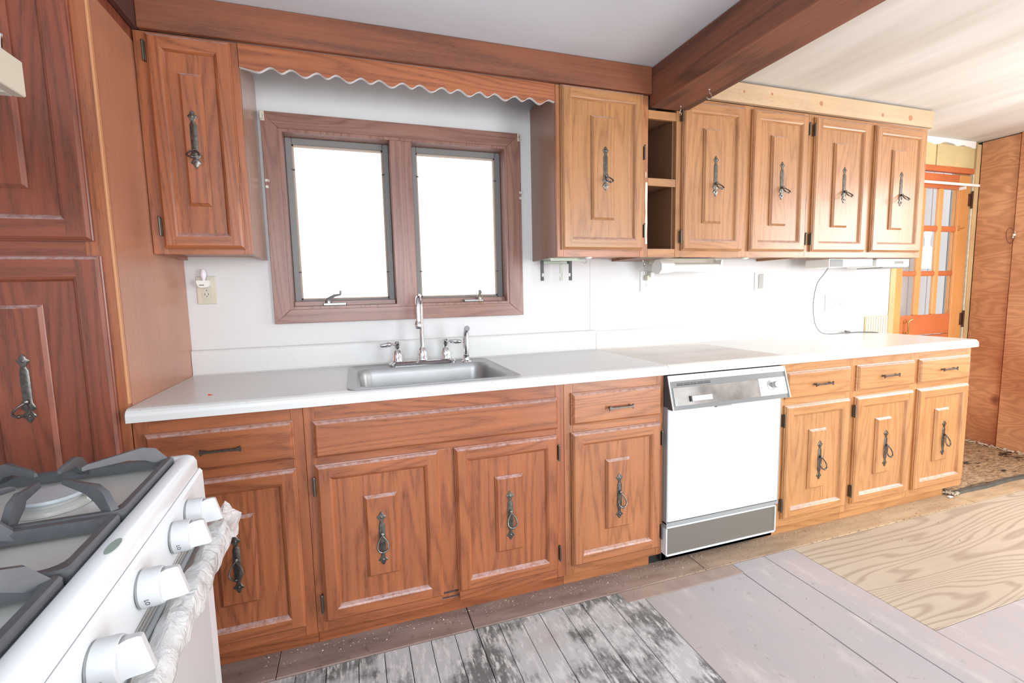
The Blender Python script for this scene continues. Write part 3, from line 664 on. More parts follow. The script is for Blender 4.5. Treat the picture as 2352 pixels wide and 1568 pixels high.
t = thing('countertop', (2.22, -.32, CBt), 'washed wood look laminate countertop section over the dishwasher', 'countertop')
part(MB().prism(deck(-.03), 1.899, 2.5475, 'x'), 'deck', M_lam, t); part(splash(1.899, 2.547, 1.014), 'backsplash', M_lam, t)
t = thing('countertop', (3.25, -.32, CBt), 'bright white laminate countertop at the right end of the run', 'countertop')
m = MB(); pr = deck(-.001); m.loft([[(2.5485, a, b) for a, b in pr], [(3.93 + .0 * a, a, b) for a, b in pr], [(3.955, a if a > -.64 else a + .004, b) for a, b in pr]], 0, False)
part(m, 'deck', plain('white_laminate', (234, 234, 230), .25), t)
# little red chip
solo(MB().box((.178, -.509, CT), (.186, -.505, CT + .003), bev=.001).box((.185, -.511, CT), (.192, -.508, CT + .002), bev=.0005), 'plastic_chip', M_red, (.184, -.507, CT), 'tiny red plastic chip lying on the left end of the speckled countertop', 'debris')

# ------------------------------------------------------------------ sink, faucet, sprayer
t = thing('kitchen_sink', (.93, -.35, CT), 'single bowl stainless steel sink set in the speckled white countertop', 'sink')
X0, X1, Y0, Y1 = .6177, 1.2515, -.636, -.073
m = MB(); z = CT
rg = [rr(X0, Y0, X1, Y1, .03, z), rr(X0 + .002, Y0 + .002, X1 - .002, Y1 - .002, .029, z + .004), rr(X0 + .009, Y0 + .009, X1 - .009, Y1 - .009, .024, z + .0045), rr(X0 + .013, Y0 + .013, X1 - .013, Y1 - .013, .022, z + .0015),
      rr(.652, -.604, 1.218, -.176, .06, z + .001), rr(.657, -.599, 1.213, -.181, .058, z - .006), rr(.662, -.594, 1.208, -.186, .055, z - .03), rr(.672, -.584, 1.198, -.196, .05, z - .16), rr(.69, -.566, 1.18, -.214, .045, z - .175), rr(.9, -.42, .97, -.36, .02, z - .180)]
m.loft(rg, 0, True, False, True); part(m, 'basin', M_steel, t)
part(MB().lathe([(.041, 0), (.04, .003), (.03, .003), (.028, -.004), (.0001, -.004)], (.935, -.39, z - .1795), 20), 'drain', M_chrome, t)
def lat(prof, c, n=18): return MB().lathe(prof, c, n)
t = thing('faucet', (.943, -.128, CT + .002), 'chrome two handle gooseneck faucet on a long base plate behind the sink', 'faucet')
z = CT + .002
m = MB().loft([rr(.79, -.165, 1.096, -.10, .03, z), rr(.79, -.165, 1.096, -.10, .03, z + .008), rr(.80, -.158, 1.086, -.107, .025, z + .016), rr(.81, -.15, 1.076, -.115, .02, z + .019)], 0, True)
part(m, 'base_plate', M_chrome, t)
cyf = -.128
m = lat([(.026, 0), (.026, .004), (.0235, .01), (.023, .03), (.017, .048), (.0125, .056), (.0115, .06)], (.943, cyf, z + .019))
arc = [(.943, cyf, z + .07), (.943, cyf, z + .26)]
Rg = .043
for i in range(1, 15):
    a = PI * i / 14; arc.append((.943 - (1 - math.cos(a)) * Rg * .28, cyf - (1 - math.cos(a)) * Rg, z + .26 + math.sin(a) * .05))
e = arc[-1]; arc += [(e[0], e[1], e[2] - .07)]
m.tube(arc, .0105, 14)
m.lathe([(.0125, 0), (.0155, .006), (.0155, .02), (.0125, .026), (.011, .034)], (e[0], e[1], e[2] - .092), 16)
part(m, 'spout', M_chrome, t)
for cx, sg in ((.831, -1), (1.050, 1)):
    m = lat([(.025, 0), (.025, .004), (.022, .01), (.022, .028), (.016, .046), (.0105, .052), (.0105, .066), (.014, .072), (.0145, .082), (.008, .09), (.0001, .091)], (cx, cyf, z + .019))
    zz = z + .019 + .078; yy = cyf - .0
    m.tube([(cx, yy, zz), (cx + sg * .018, yy - .002, zz), (cx + sg * .026, yy - .004, zz), (cx + sg * .045, yy - .006, zz - .001), (cx + sg * .066, yy - .008, zz - .003), (cx + sg * .074, yy - .009, zz - .004)], [.006, .0055, .009, .0115, .0095, .006], 12)
    part(m, 'lever_handle', M_chrome, t)
t = thing('sink_sprayer', (1.142, -.150, CT + .002), 'chrome pull out side sprayer right of the faucet', 'sprayer')
part(lat([(.024, 0), (.022, .005), (.015, .008), (.0135, .012), (.0135, .03), (.015, .034)], (1.142, -.15, CT + .001)), 'sprayer_holder', M_chrome, t)
z = CT + .03
m = MB().tube([(1.142, -.15, z), (1.143, -.15, z + .02), (1.144, -.15, z + .06), (1.143, -.151, z + .09), (1.143, -.158, z + .115), (1.144, -.176, z + .128)], [.013, .0145, .0165, .0145, .0125, .0135], 14)
part(m, 'spray_wand', M_chrome, t)
part(MB().lathe([(.0125, 0), (.0125, .003), (.0001, .0032)], (1.144, -.177, z + .1285), 14, M=Vector((0, -.8, .45)).to_track_quat('Z', 'Y').to_matrix()), 'spray_face', M_grayp, t)

# ------------------------------------------------------------------ dishwasher
t = thing('dishwasher', (2.22, -.33, 0), 'white dishwasher with brushed metal control strip under the wood look counter', 'dishwasher')
part(MB().box((1.9035, -.60, .02), (2.5435, -.04, .868)), 'tub_housing', M_black, t)
part(MB().box((1.8515, -.578, .004), (2.438, -.566, .085)).box((1.90, -.60, .018), (2.54, -.585, .06)), 'toe_recess', M_black, t)
m = MB().box((1.906, -.640, .215), (2.528, -.60, .728), bev=.004); part(m, 'door_panel', M_white, t)
part(MB().box((1.9015, -.636, .205), (1.906, -.602, .728)).box((2.528, -.636, .205), (2.536, -.602, .728)).box((1.9015, -.638, .198), (2.536, -.604, .212)), 'door_edge_trim', M_grayp, t)
k0, k1, kz0, kz1 = 1.895, 2.518, .062, .196
part(MB().box((k0 + .004, -.640, kz0 + .004), (k1 - .004, -.605, kz1 - .004)), 'kick_panel', M_dwgrey, t)
m = MB()
for a, b in (((k0, kz0), (k1, kz0 + .007)), ((k0, kz1 - .005), (k1, kz1)), ((k0, kz0), (k0 + .006, kz1)), ((k1 - .006, kz0), (k1, kz1))): m.box((a[0], -.645, a[1]), (b[0], -.606, b[1]), bev=.001)
part(m, 'kick_panel_frame', M_white, t)
# slanted console: top y -.628, bottom y -.672
cx0, cx1 = 1.904, 2.551; zt, zb = .864, .722; yt, yb_ = -.628, -.668
def slab(x0, x1, u0, u1, out0, out1, mi=0, m=None):
    m = m or MB(); dz = zb - zt; dy = yb_ - yt; L = math.hypot(dz, dy); nx, nz = dz / L, -dy / L   # outward normal (y,z)
    def P(x, u, o): return (x, yt + dy * u + nx * o, zt + dz * u + nz * o)
    m.loft([[P(x0, u0, out0), P(x1, u0, out0), P(x1, u1, out0), P(x0, u1, out0)], [P(x0, u0, out1), P(x1, u0, out1), P(x1, u1, out1), P(x0, u1, out1)]], mi, False); return m
prof = [(yt, zt), (yb_, zb), (-.60, zb), (-.60, zt)]
cons = part(MB().prism(prof, cx0, cx1, 'x'), 'control_console', plain('console_grey', (112, 114, 114), .4, .2), t)
part(slab(cx0 + .003, cx1 - .006, .0, .17, 0, .0035), 'console_top_strip', M_white, cons)
m = slab(cx0 - .001, cx0 + .003, 0, 1, -.004, .005); slab(cx1 - .003, cx1 + .001, 0, 1, -.004, .005, 0, m); part(m, 'console_edge', M_wht2, cons)
part(slab(cx0 + .016, 2.38, .36, .88, 0, .002), 'brushed_plate', M_panel, cons)
part(slab(2.382, cx1 - .012, .34, .87, 0, .003), 'dial_plate', M_white, cons)
part(MB().prism([(a, b) for a, b in prof], cx0 - .0022, cx0 - .0006, 'x'), 'console_side', plain('shaded_console_side', (74, 78, 78), .5), cons)  # left side only, darkened so its colour holds the shade
m = MB()
for i in range(5): slab(cx0 + .04 + i * .036, cx0 + .072 + i * .036, .235, .255, 0, .0008, 0, m); slab(cx0 + .04 + i * .036, cx0 + .072 + i * .036, .27, .305, 0, .0008, 0, m)
part(m, 'vent_slot', M_ink, cons)
part(slab(cx0 + .10, cx0 + .205, .64, .78, .002, .011), 'door_latch', M_wht2, cons)
part(slab(cx0 + .093, cx0 + .101, .63, .79, .002, .010), 'painted_latch_shadow', M_ink, cons)  # dark strip drawing the shade along the latch's left side
part(slab(2.13, 2.21, 1.0, 1.035, -.012, .004), 'latch_tab', M_grayp, cons)
dz = zb - zt; dy = yb_ - yt; L = math.hypot(dz, dy); nrm = Vector((0, dz / L, -dy / L)); QM = nrm.to_track_quat('Z', 'Y').to_matrix()
cpt = (2.452, yt + dy * .56 + nrm.y * .003, zt + dz * .56 + nrm.z * .003)
part(MB().lathe([(.024, 0), (.0235, .003), (.012, .006), (.011, .01), (.0145, .022), (.0145, .03), (.012, .033), (.0001, .034)], cpt, 20, M=QM), 'timer_dial', plain('satin_dial_metal', (178, 178, 176), .4, .55), cons)

# ------------------------------------------------------------------ door in the back wall
t = struct(thing('door_1', (4.66, .02, 0)))
x0, x1 = 4.262, 5.036; y0, y1 = .012, .048
gx = [(4.352, 4.492), (4.552, 4.688), (4.742, 4.892)]; gz = [(1.012, 1.286), (1.322, 1.606), (1.646, 1.905)]
part(MB().box((4.208, -.004, .0), (4.262, .034, DT + .0), bev=.002), 'door_casing', M_pinez, t)
part(MB().box((4.2685, y0, .01), (gx[0][0], y1, 2.02), bev=.002), 'door_stile', M_doorz, t)
part(MB().box((4.900, y0, .01), (5.030, y1, 2.012), bev=.002), 'door_stile', M_doorz, t)
part(MB().box((gx[0][0], y0 + .001, 1.912), (4.900, y1, 2.012), bev=.002), 'door_rail', M_doorx, t)
part(MB().box((gx[0][0], y0 + .001, .86), (4.900, y1, 1.004), bev=.002), 'door_rail', M_doorx, t)
part(MB().box((gx[0][0], y0 + .001, .01), (4.900, y1, .20), bev=.002), 'door_rail', M_doorx, t)
part(MB().box((gx[0][0], y0 + .008, .20), (4.900, y1, .852), bev=.002), 'door_panel', M_doorx, t)
part(MB().box((4.27, -.002, 2.0235), (5.035, .032, 2.062), bev=.002), 'head_jamb', M_doorx, t)
for i in range(2): part(MB().box((gx[i][1] + .004, y0 + .002, 1.004), (gx[i + 1][0] - .002, y1 - .012, 1.912), bev=.005), 'muntin', M_doorz, t)
for i in range(2): part(MB().box((gx[0][0], y0 + .003, gz[i][1]), (4.900, y1 - .011, gz[i + 1][0]), bev=.005), 'muntin', M_doorx, t)
part(MB().box((4.892, y0 + .004, 1.004), (4.902, y1 - .004, 1.912)), 'glazing_bead', M_doorz, t)
for a, b in gx:
    for c_, d_ in gz: part(MB().box((a, .0205, c_), (b, .0235, d_)), 'pane', M_glass, t)
for z in (1.84, .96):
    m = MB().box((5.008, .006, z - .045), (5.036, .0125, z + .045), bev=.001); m.tube([(5.036, .002, z - .055), (5.036, .002, z + .055)], .006, 8); m.lathe([(.008, 0), (.006, .006), (.0001, .009)], (5.036, .002, z + .055), 8); m.lathe([(.0001, -.009), (.006, -.006), (.008, 0)], (5.036, .002, z - .055), 8)
    part(m, 'hinge', plain('rusty_hinge_metal', (92, 62, 48), .5, .6), t)
part(MB().box((5.0385, .006, .0), (5.0535, .03, 2.06), bev=.001), 'door_stop', plain('flaking_white_paint', (226, 216, 190), .6, var=.15, vs=30), t)
m = MB().tube([(4.915, .006, 1.632), (4.945, -.004, 1.628), (4.975, .002, 1.64)], .002, 6).box((4.912, .004, 1.64), (4.922, .012, 1.648)).box((4.912, .004, 1.615), (4.922, .012, 1.622))
solo(m, 'door_hook', M_brass, (4.94, .01, 1.63), 'small brass hook screwed to the amber door stile', 'hook')
m = MB().tube([(4.405, .004, .865), (4.405, -.012, .88), (4.405, -.012, .965), (4.41, -.02, .975), (4.43, -.022, .98)], [.006, .006, .006, .007, .007], 10).box((4.39, .002, .955), (4.415, .0125, .968), bev=.001).box((4.39, .002, .875), (4.415, .0125, .888), bev=.001)
solo(m, 'door_latch', M_brass, (4.405, 0, .92), 'polished brass thumb latch on the amber glazed door', 'latch')
m = MB().box((4.30, -.030, 1.928), (5.052, -.022, 1.945), bev=.001).box((4.895, -.028, 1.905), (4.903, .012, 1.925)).box((5.04, -.028, 1.93), (5.05, .006, 1.943))
solo(m, 'curtain_rod', M_wht2, (4.7, -.025, 1.93), 'flat white curtain rod across the top of the amber glazed door', 'rod')
# white plate hanging in the door glass
ol = []
for i in range(13):
    a = PI * i / 12; ol.append((4.615 + .042 * math.cos(a), 1.585 + .05 * math.sin(a)))
ol += [(4.588, 1.55), (4.59, 1.51), (4.568, 1.49), (4.562, 1.34), (4.672, 1.34), (4.668, 1.49), (4.64, 1.51), (4.642, 1.55)]
solo(MB().prism(ol, .0245, .0285, 'y'), 'latch_plate', M_wht2, (4.615, .026, 1.34), 'white keyhole shaped plastic plate against the middle door pane', 'plate')
# porch outside the door
pc = struct(thing('porch_siding', (4.8, .6, 0)))
for i in range(24):
    x = 4.56 + i * .115
    part(MB().box((x, .38, -.05), (x + .108, .40, 2.5), bev=.002), 'siding_board', M_porchd if i in (8, 9) else M_porch, pc)

# ------------------------------------------------------------------ small wall and under-cabinet things
def outlet(x, z, mat, label, lower=True, upper=False, ribs=False):
    t = thing('wall_outlet', (x, 0, z), label, 'outlet')
    m = MB().box((x - .036, -.0065, z - .058), (x + .036, -.0005, z + .058), bev=.002)
    if ribs:
        for i in range(9): m.box((x - .016 + i * .004, -.0072, z - .057), (x - .0145 + i * .004, -.006, z + .057))
    part(m, 'cover_plate', mat, t)
    for dz_ in ([-.02] if not upper else [-.02, .02]):
        part(MB().prism([(x + (.0165 * math.cos(a) if abs(math.cos(a)) < .93 else .0155 * math.copysign(1, math.cos(a))), z + dz_ + .0145 * math.sin(a)) for a in [i * PI / 10 for i in range(20)]], -.009, -.006, 'y'), 'receptacle', mat, t)
        part(MB().box((x - .0075, -.0095, z + dz_ - .001), (x - .0055, -.0088, z + dz_ + .008)).box((x + .0055, -.0095, z + dz_ - .001), (x + .0075, -.0088, z + dz_ + .008)).lathe([(.0022, 0), (.0022, .0006)], (x, -.009, z + dz_ - .006), 8, 'y'), 'socket_slot', M_ink, t)
    part(MB().lathe([(.0025, 0), (.002, .0008), (.0001, .001)], (x, -.0065, z), 8, 'y'), 'cover_screw', M_hinge, t)
    return t
outlet(.074, 1.271, M_almond, 'ribbed almond wall outlet holding a night light, left of the window', ribs=True)
t = thing('night_light', (.071, -.012, 1.3), 'white plug in night light with egg shaped bulb', 'night light')
m = MB().prism([(.0475, 1.311), (.094, 1.311), (.094, 1.299), (.090, 1.288), (.082, 1.282), (.060, 1.282), (.052, 1.288), (.048, 1.299)], -.040, -.0095, 'y')
part(m, 'light_base', M_wht2, t)
m = MB()
for i, wd_ in enumerate((.0012, .002, .0012, .0022, .0012, .002)): m.box((.057 + i * .0031, -.0404, 1.289), (.057 + i * .0031 + wd_, -.0399, 1.2945))
part(m, 'rating_print', M_ink, t)
part(MB().lathe([(.006, 0), (.0065, .006), (.0105, .016), (.012, .026), (.0105, .038), (.006, .046), (.0001, .048)], (.071, -.024, 1.311), 16), 'bulb', plain('frosted_bulb', (236, 232, 238), .4), t)
outlet(2.221, 1.279, M_wht2, 'white wall outlet with two small plugs, under the narrow open shelf')
t = thing('power_adapter', (2.222, -.01, 1.305), 'beige plug and white adapter in the outlet under the open shelf', 'plug')
part(MB().box((2.205, -.04, 1.283), (2.222, -.0095, 1.312), bev=.003), 'beige_plug', M_almond, t)
part(MB().tube([(2.213, -.025, 1.312), (2.212, -.024, 1.325), (2.209, -.018, 1.345), (2.208, -.008, 1.37), (2.208, -.003, 1.388)], .0018, 6), 'plug_cord', M_almond, t)
part(MB().box((2.226, -.045, 1.30), (2.252, -.0095, 1.332), bev=.004), 'white_adapter', M_wht2, t)
part(MB().tube([(2.238, -.03, 1.332), (2.237, -.028, 1.35), (2.23, -.018, 1.372), (2.228, -.006, 1.388)], .003, 6), 'adapter_cord', M_wht2, t)
t = thing('wall_adapter', (3.04, -.02, 1.265), 'white box adapter on the wall under the honey oak wall cabinets', 'outlet')
part(MB().box((3.003, -.005, 1.209), (3.083, -.0005, 1.322), bev=.002), 'cover_plate', M_wht2, t)
part(MB().box((3.03, -.045, 1.222), (3.083, -.0055, 1.312), bev=.003), 'adapter_body', M_wht2, t)
m = MB()
for z_ in (1.288, 1.24):
    m.box((3.048, -.0455, z_), (3.05, -.0449, z_ + .009)).box((3.062, -.0455, z_), (3.064, -.0449, z_ + .009))
part(m, 'socket_slot', M_grayp, t)
t = thing('switch_plate', (3.71, 0, 1.12), 'white four gang switch plate near the right end of the white wall', 'switch')
part(MB().box((3.60, -.006, 1.062), (3.82, -.0005, 1.178), bev=.002), 'cover_plate', M_wht2, t)
for i in range(4):
    x = 3.641 + i * .046
    part(MB().box((x - .004, -.016, 1.115), (x + .004, -.006, 1.128), bev=.001), 'toggle', M_wht2, t)
    part(MB().lathe([(.002, 0), (.0001, .001)], (x, -.006, 1.150), 8, 'y').lathe([(.002, 0), (.0001, .001)], (x, -.006, 1.092), 8, 'y').box((x - .005, -.0066, 1.106), (x + .005, -.006, 1.114)), 'toggle_gap', M_grayp, t)

# folding metal bracket under the window-side wall cabinet
t = thing('appliance_bracket', (1.62, -.15, 1.39), 'grey metal appliance bracket with hooked legs under the cabinet right of the window', 'bracket')
z = 1.389
part(MB().box((1.525, -.26, z - .004), (1.70, -.10, z - .0005)).box((1.53, -.262, z - .014), (1.70, -.258, z - .0005)), 'mounting_plate', M_bracket, t)
part(MB().box((1.53, -.14, z - .020), (1.695, -.135, z - .006), bev=.001), 'cross_bar', M_bracket, t)
def leg(x, y, w_, fl):
    s_ = -1 if fl else 1
    return MB().prism([(x, z - .004), (x + s_ * w_, z - .004), (x + s_ * w_, z - .066), (x + s_ * w_ * .35, z - .066), (x + s_ * w_ * .35, z - .082), (x + s_ * w_, z - .082), (x + s_ * w_, z - .102), (x, z - .102)], y - .002, y + .002, 'y')
part(leg(1.513 + .012, -.15, .016, False), 'hooked_leg', M_bdark, t); part(leg(1.692, -.15, .016, True), 'hooked_leg', M_bdark, t); part(leg(1.655, -.12, .014, True), 'hooked_leg', M_bracket, t)
def cup_hook(x, y, z, label, mat=M_chrome, r=.011, yaw=0, s=1):
    ca, sa = math.cos(yaw), math.sin(yaw); pts = [(0, 0), (0, -.010 * s)] + [(r * math.sin(a), -.010 * s - r + r * math.cos(a)) for a in [i * PI / 8 for i in range(1, 12)]]
    pts = [(x + p[0] * ca, y + p[0] * sa, z + p[1]) for p in pts]
    m = MB().tube(pts, .0014 * s, 6); m.lathe([(.0001, -.0016), (.004 * s, -.001), (.004 * s, 0)], (x, y, z), 8)
    solo(m, 'cup_hook', mat, (x, y, z), label, 'hook')
cup_hook(1.757, -.16, 1.402, 'small metal cup hook under the single door wall cabinet')
cup_hook(2.137, -.10, 1.389, 'small metal cup hook under the narrow open shelf')
cup_hook(2.159, -.365, 2.084, 'silver cup hook under the ceiling beam, nearer the wall cabinets', r=.012, yaw=1.2, s=1.6)
cup_hook(2.156, -.555, 2.084, 'silver cup hook under the ceiling beam, farther out from the cabinets', r=.012, yaw=-.2, s=1.6)
for x, lab in ((1.705, 'small white bumper under the front rail of the single door wall cabinet'), (2.63, 'small white bumper under the front rail of the honey oak wall cabinet by the beam'), (3.22, 'small white bumper under the front rail of the far right wall cabinet')):
    if x > 3: continue
    solo(MB().lathe([(.0001, -.009), (.010, -.007), (.017, -.003), (.018, 0)], (x, -.30, 1.389), 16), 'cabinet_bumper', M_wht2, (x, -.30, 1.389), lab, 'bumper')
# paper towel holder
t = thing('paper_towel_holder', (2.4, -.15, 1.39), 'white plastic paper towel holder mounted under the honey oak wall cabinet', 'holder')
z = 1.352
part(MB().loft([[(2.19, -.15 + .045 * math.cos(a), z + .04 * math.sin(a)) for a in [i * PI / 4 + .39 for i in range(8)]], [(2.275, -.15 + .04 * math.cos(a), z + .034 * math.sin(a)) for a in [i * PI / 4 + .39 for i in range(8)]]], 0, False), 'end_cap', M_wht2, t)
part(MB().tube([(2.275, -.15, z - .006), (2.29, -.15, z - .006), (2.56, -.15, z - .006), (2.592, -.15, z - .004), (2.597, -.15, z)], [.012, .024, .024, .02, .01], 16), 'roller', M_wht2, t)
part(MB().box((2.20, -.12, 1.372), (2.60, -.06, 1.4), bev=.003), 'mounting_bar', M_almond, t)
part(MB().prism([(-.17, 1.388), (-.11, 1.388), (-.12, 1.35), (-.16, 1.35)], 2.595, 2.606, 'x'), 'end_bracket', M_wht2, t)
# under-cabinet radio/light pair
t = thing('under_cabinet_light', (3.45, -.2, 1.38), 'slim white under cabinet unit with a small dark grey screen', 'light')
part(MB().box((3.42, -.255, 1.345), (3.655, -.10, 1.389), bev=.004), 'unit_body', M_wht2, t)
part(MB().box((3.295, -.255, 1.338), (3.42, -.10, 1.389), bev=.003), 'screen_housing', M_wht2, t)
part(MB().box((3.301, -.257, 1.342), (3.402, -.2545, 1.384)), 'dark_screen', plain('dark_solar_screen', (78, 74, 68), .35), t)
t = thing('can_opener', (3.84, -.2, 1.34), 'white under cabinet appliance with small grey display window, right end', 'appliance')
part(MB().box((3.67, -.27, 1.338), (3.955, -.08, 1.389), bev=.006), 'unit_body', M_wht2, t)
part(MB().box((3.73, -.262, 1.331), (3.93, -.10, 1.339), bev=.004), 'tray', M_grayp, t)
part(MB().box((3.822, -.2725, 1.355), (3.90, -.2695, 1.375), bev=.001), 'display_window', M_grayp, t)
part(MB().box((3.828, -.2732, 1.359), (3.894, -.2722, 1.371)), 'display_screen', M_dwgrey, t)
# cord
pts = [(3.30, -.245, 1.335), (3.30, -.22, 1.30), (3.31, -.17, 1.24), (3.35, -.12, 1.12), (3.42, -.08, 1.0), (3.50, -.06, .935), (3.60, -.05, CT + .003), (3.75, -.045, CT + .003), (3.84, -.055, CT + .003), (3.88, -.1, CT + .003), (3.925, -.13, CT + .003), (3.935, -.09, CT + .003), (3.90, -.06, CT + .003), (3.86, -.04, CT + .003), (3.80, -.03, CT + .003)]
def smooth(pts, k=6):
    P = [Vector(p) for p in pts]; out = []
    for i in range(len(P) - 1):
        a, b, c_, d_ = P[max(i - 1, 0)], P[i], P[i + 1], P[min(i + 2, len(P) - 1)]
        for j in range(k):
            t_ = j / k; out.append(.5 * ((2 * b) + (-a + c_) * t_ + (2 * a - 5 * b + 4 * c_ - d_) * t_ * t_ + (-a + 3 * b - 3 * c_ + d_) * t_ ** 3))
    return out + [P[-1]]
t = thing('power_cord', (3.5, -.1, CT), 'thin grey power cord trailing down the wall onto the right counter', 'cord')  # appliance power cord ending in a plug
mc = plain('grey_cord', (120, 120, 122), .5)
part(MB().tube(smooth(pts), .0022, 6), 'cord', mc, t)
part(MB().tube([(3.80, -.03, CT + .006), (3.77, -.032, CT + .008), (3.755, -.033, CT + .012)], [.006, .009, .007], 8), 'cord_plug', mc, t)

# ------------------------------------------------------------------ right wall ring
t = thing('hanging_ring', (5.08, -.223, 1.56), 'brown wire ring with a small white clip on the plywood wall', 'ring')
rp = []
for i in range(25):
    a = 2 * PI * i / 24; rp.append((5.075, -.212 + .022 * math.cos(a) + .006 * math.sin(a), 1.555 + .055 * math.sin(a)))
part(MB().tube(rp, .0024, 6), 'wire_ring', plain('brown_wire', (112, 66, 48), .5), t)
part(MB().box((5.068, -.238, 1.55), (5.084, -.228, 1.566), bev=.002).box((5.07, -.232, 1.535), (5.08, -.226, 1.55), bev=.002).lathe([(.004, 0), (.003, .004), (.0001, .006)], (5.075, -.236, 1.574), 8), 'white_clip', M_wht2, t)

# ------------------------------------------------------------------ carpet at the doorway
t = thing('worn_carpet', (4.5, -.3, .004), 'worn brown jute carpet with a grey rubber edge in front of the door', 'carpet')
m = MB(); nx, ny = 60, 26; vs = []
for j in range(ny + 1):
    for i in range(nx + 1):
        x = 3.86 + (5.075 - 3.86) * i / nx; y = -.60 + .02 * math.sin(i * .11) * (1 - j / ny) + (.585) * j / ny + (i / nx) * .012
        vs.append((x, y, .018 + random.uniform(-.0022, .0022) + .002 * math.sin(i * .5) * math.cos(j * .7)))
m.add(vs, [(j * (nx + 1) + i, j * (nx + 1) + i + 1, (j + 1) * (nx + 1) + i + 1, (j + 1) * (nx + 1) + i) for j in range(ny) for i in range(nx)], 0, True)
m.box((3.862, -.575, .0045), (5.07, -.02, .012))
part(m, 'carpet_pile', M_carpet, t)
pts = [(3.905 + (5.07 - 3.905) * i / 20, -.606 + .012 * i / 20 + .004 * math.sin(i * .9), .015) for i in range(21)]
m = MB(); rings = [[(x, y - .014, z - .010), (x, y + .010, z - .010), (x, y + .010, z + .006), (x, y - .010, z + .005)] for x, y, z in pts]; m.loft(rings, 0, False)
part(m, 'rubber_edge', M_rubber, t)
m = MB()
def tuft(x, y, z, s):
    a = random.random() * 6.28; q = [(x, y, z)]
    for k in range(3): a += random.uniform(-.9, .9); q.append((q[-1][0] + s * math.cos(a), q[-1][1] + s * math.sin(a), max(.008, q[-1][2] + random.uniform(-.3, .5) * s)))
    m.tube(q, [.0025, .003, .0022, .001], 4, sm=False)
for i in range(170):
    y = random.uniform(-.6, -.02); tuft(5.072 + random.uniform(-.018, .008), y, .018 + random.random() * .012, .008)
for i in range(60):
    f = random.random(); tuft(3.862 + .05 * f + random.uniform(-.01, .01), -.575 - .042 * f + random.uniform(-.006, .006), .010 + random.random() * .01, .007)
o = part(m, 'frayed_fringe', M_fringe, t); o['kind'] = 'stuff'
solo(MB().box((3.838, -.628, .005), (3.866, -.612, .010), bev=.001), 'paper_tag', M_wht2, (3.85, -.62, .005), 'small white paper tag on the floor beside the carpet corner', 'tag')
# crumbs
m = MB()
for i in range(700):
    x = random.uniform(.3, 3.8); y = -.595 - abs(random.gauss(0, .035)) if random.random() < .75 else random.uniform(-1.4, -.62); s = random.uniform(.0008, .0022)
    if i % 17 == 0: s *= 1.8
    z = .0045 if y > -.706 else .002
    m.add([(x - s, y - s * .7, z), (x + s, y - s * .5, z), (x, y + s, z), (x + s * .2, y, z + s * 1.2)], [(0, 2, 1), (0, 1, 3), (1, 2, 3), (2, 0, 3)])
o = solo(m, 'floor_crumbs', M_debris, (2, -.65, .004), 'pale crumbs and grit scattered on the floor along the base cabinets', 'debris'); o['kind'] = 'stuff'
# floor nails along the edge board
m = MB()
for i in range(46):
    x = 1.9 + i * .043 + random.uniform(-.01, .01); y = -.706 + random.uniform(-.006, .003)
    m.tube([(x, y, .0045), (x + random.uniform(-.012, .012), y + random.uniform(-.004, .004), .0065)], .0012, 4)
o = part(m, 'bent_staple', M_hinge, fl); o['kind'] = 'stuff'

# ------------------------------------------------------------------ range hood
t = thing('range_hood', (-.17, -1.58, 1.6), 'almond enamel range hood over the stove, upper left corner', 'range hood')
hy0, hy1 = -1.96, -1.2
m = MB().prism([(-.469, 1.80), (-.469, 1.595), (.128, 1.592), (.130, 1.652), (-.15, 1.80)], hy0, hy1, 'y')
m = MB(); a = [(.130, 1.592), (.130, 1.652), (-.10, 1.80), (-.469, 1.80), (-.469, 1.592)]
m.loft([[(x, hy0, z_) for x, z_ in a], [(x, hy1, z_) for x, z_ in a]], 0, False, True, True)
# underside recess: replace flat bottom by lip + recessed pan
part(MB().box((.112, hy0, 1.592), (.130, hy1, 1.652), bev=.002).box((-.469, hy1 - .022, 1.592), (.112, hy1, 1.640), bev=.002).box((-.469, hy0, 1.592), (.112, hy0 + .022, 1.640), bev=.002).prism([(.128, 1.652), (-.10, 1.80), (-.469, 1.80), (-.469, 1.636), (.112, 1.636)], hy0, hy1, 'y'), 'hood_shell', M_hood, t)
part(MB().box((-.46, hy0 + .022, 1.622), (.112, hy1 - .022, 1.636)), 'filter_panel', M_hoodin, t)
m = MB().tube([(.112, -1.222, 1.655), (.113, -1.222, 1.67), (.114, -1.222, 1.684)], [.0045, .0036, .0045], 8).lathe([(.005, 0), (.004, .003), (.0001, .005)], (.114, -1.222, 1.683), 8)
m.tube([(.114, -1.222, 1.6835), (.114, -1.5, 1.6845), (.114, -1.9, 1.6845)], .0024, 8); m.tube([(.112, -1.9, 1.655), (.114, -1.9, 1.6845)], .004, 8)
part(m, 'guard_rail', M_chrome, t)

# ------------------------------------------------------------------ gas range
RZ = math.radians(3.4); P0 = Vector((.3302, -1.1733, 0))
t = thing('gas_range', P0, 'white gas range with grey cast iron grates and plastic wrapped handle', 'stove', rz=RZ)
def sp(mb, name, mats, parent=t):
    o = mb.build(name, mats); o.parent = parent; return o
W = .76
sp(MB().box((-.64, -W, .04), (-.012, 0, .878), bev=.004), 'range_body', M_white)
sp(MB().box((-.62, -W + .03, .0), (-.05, -.03, .04)), 'plinth', M_black)
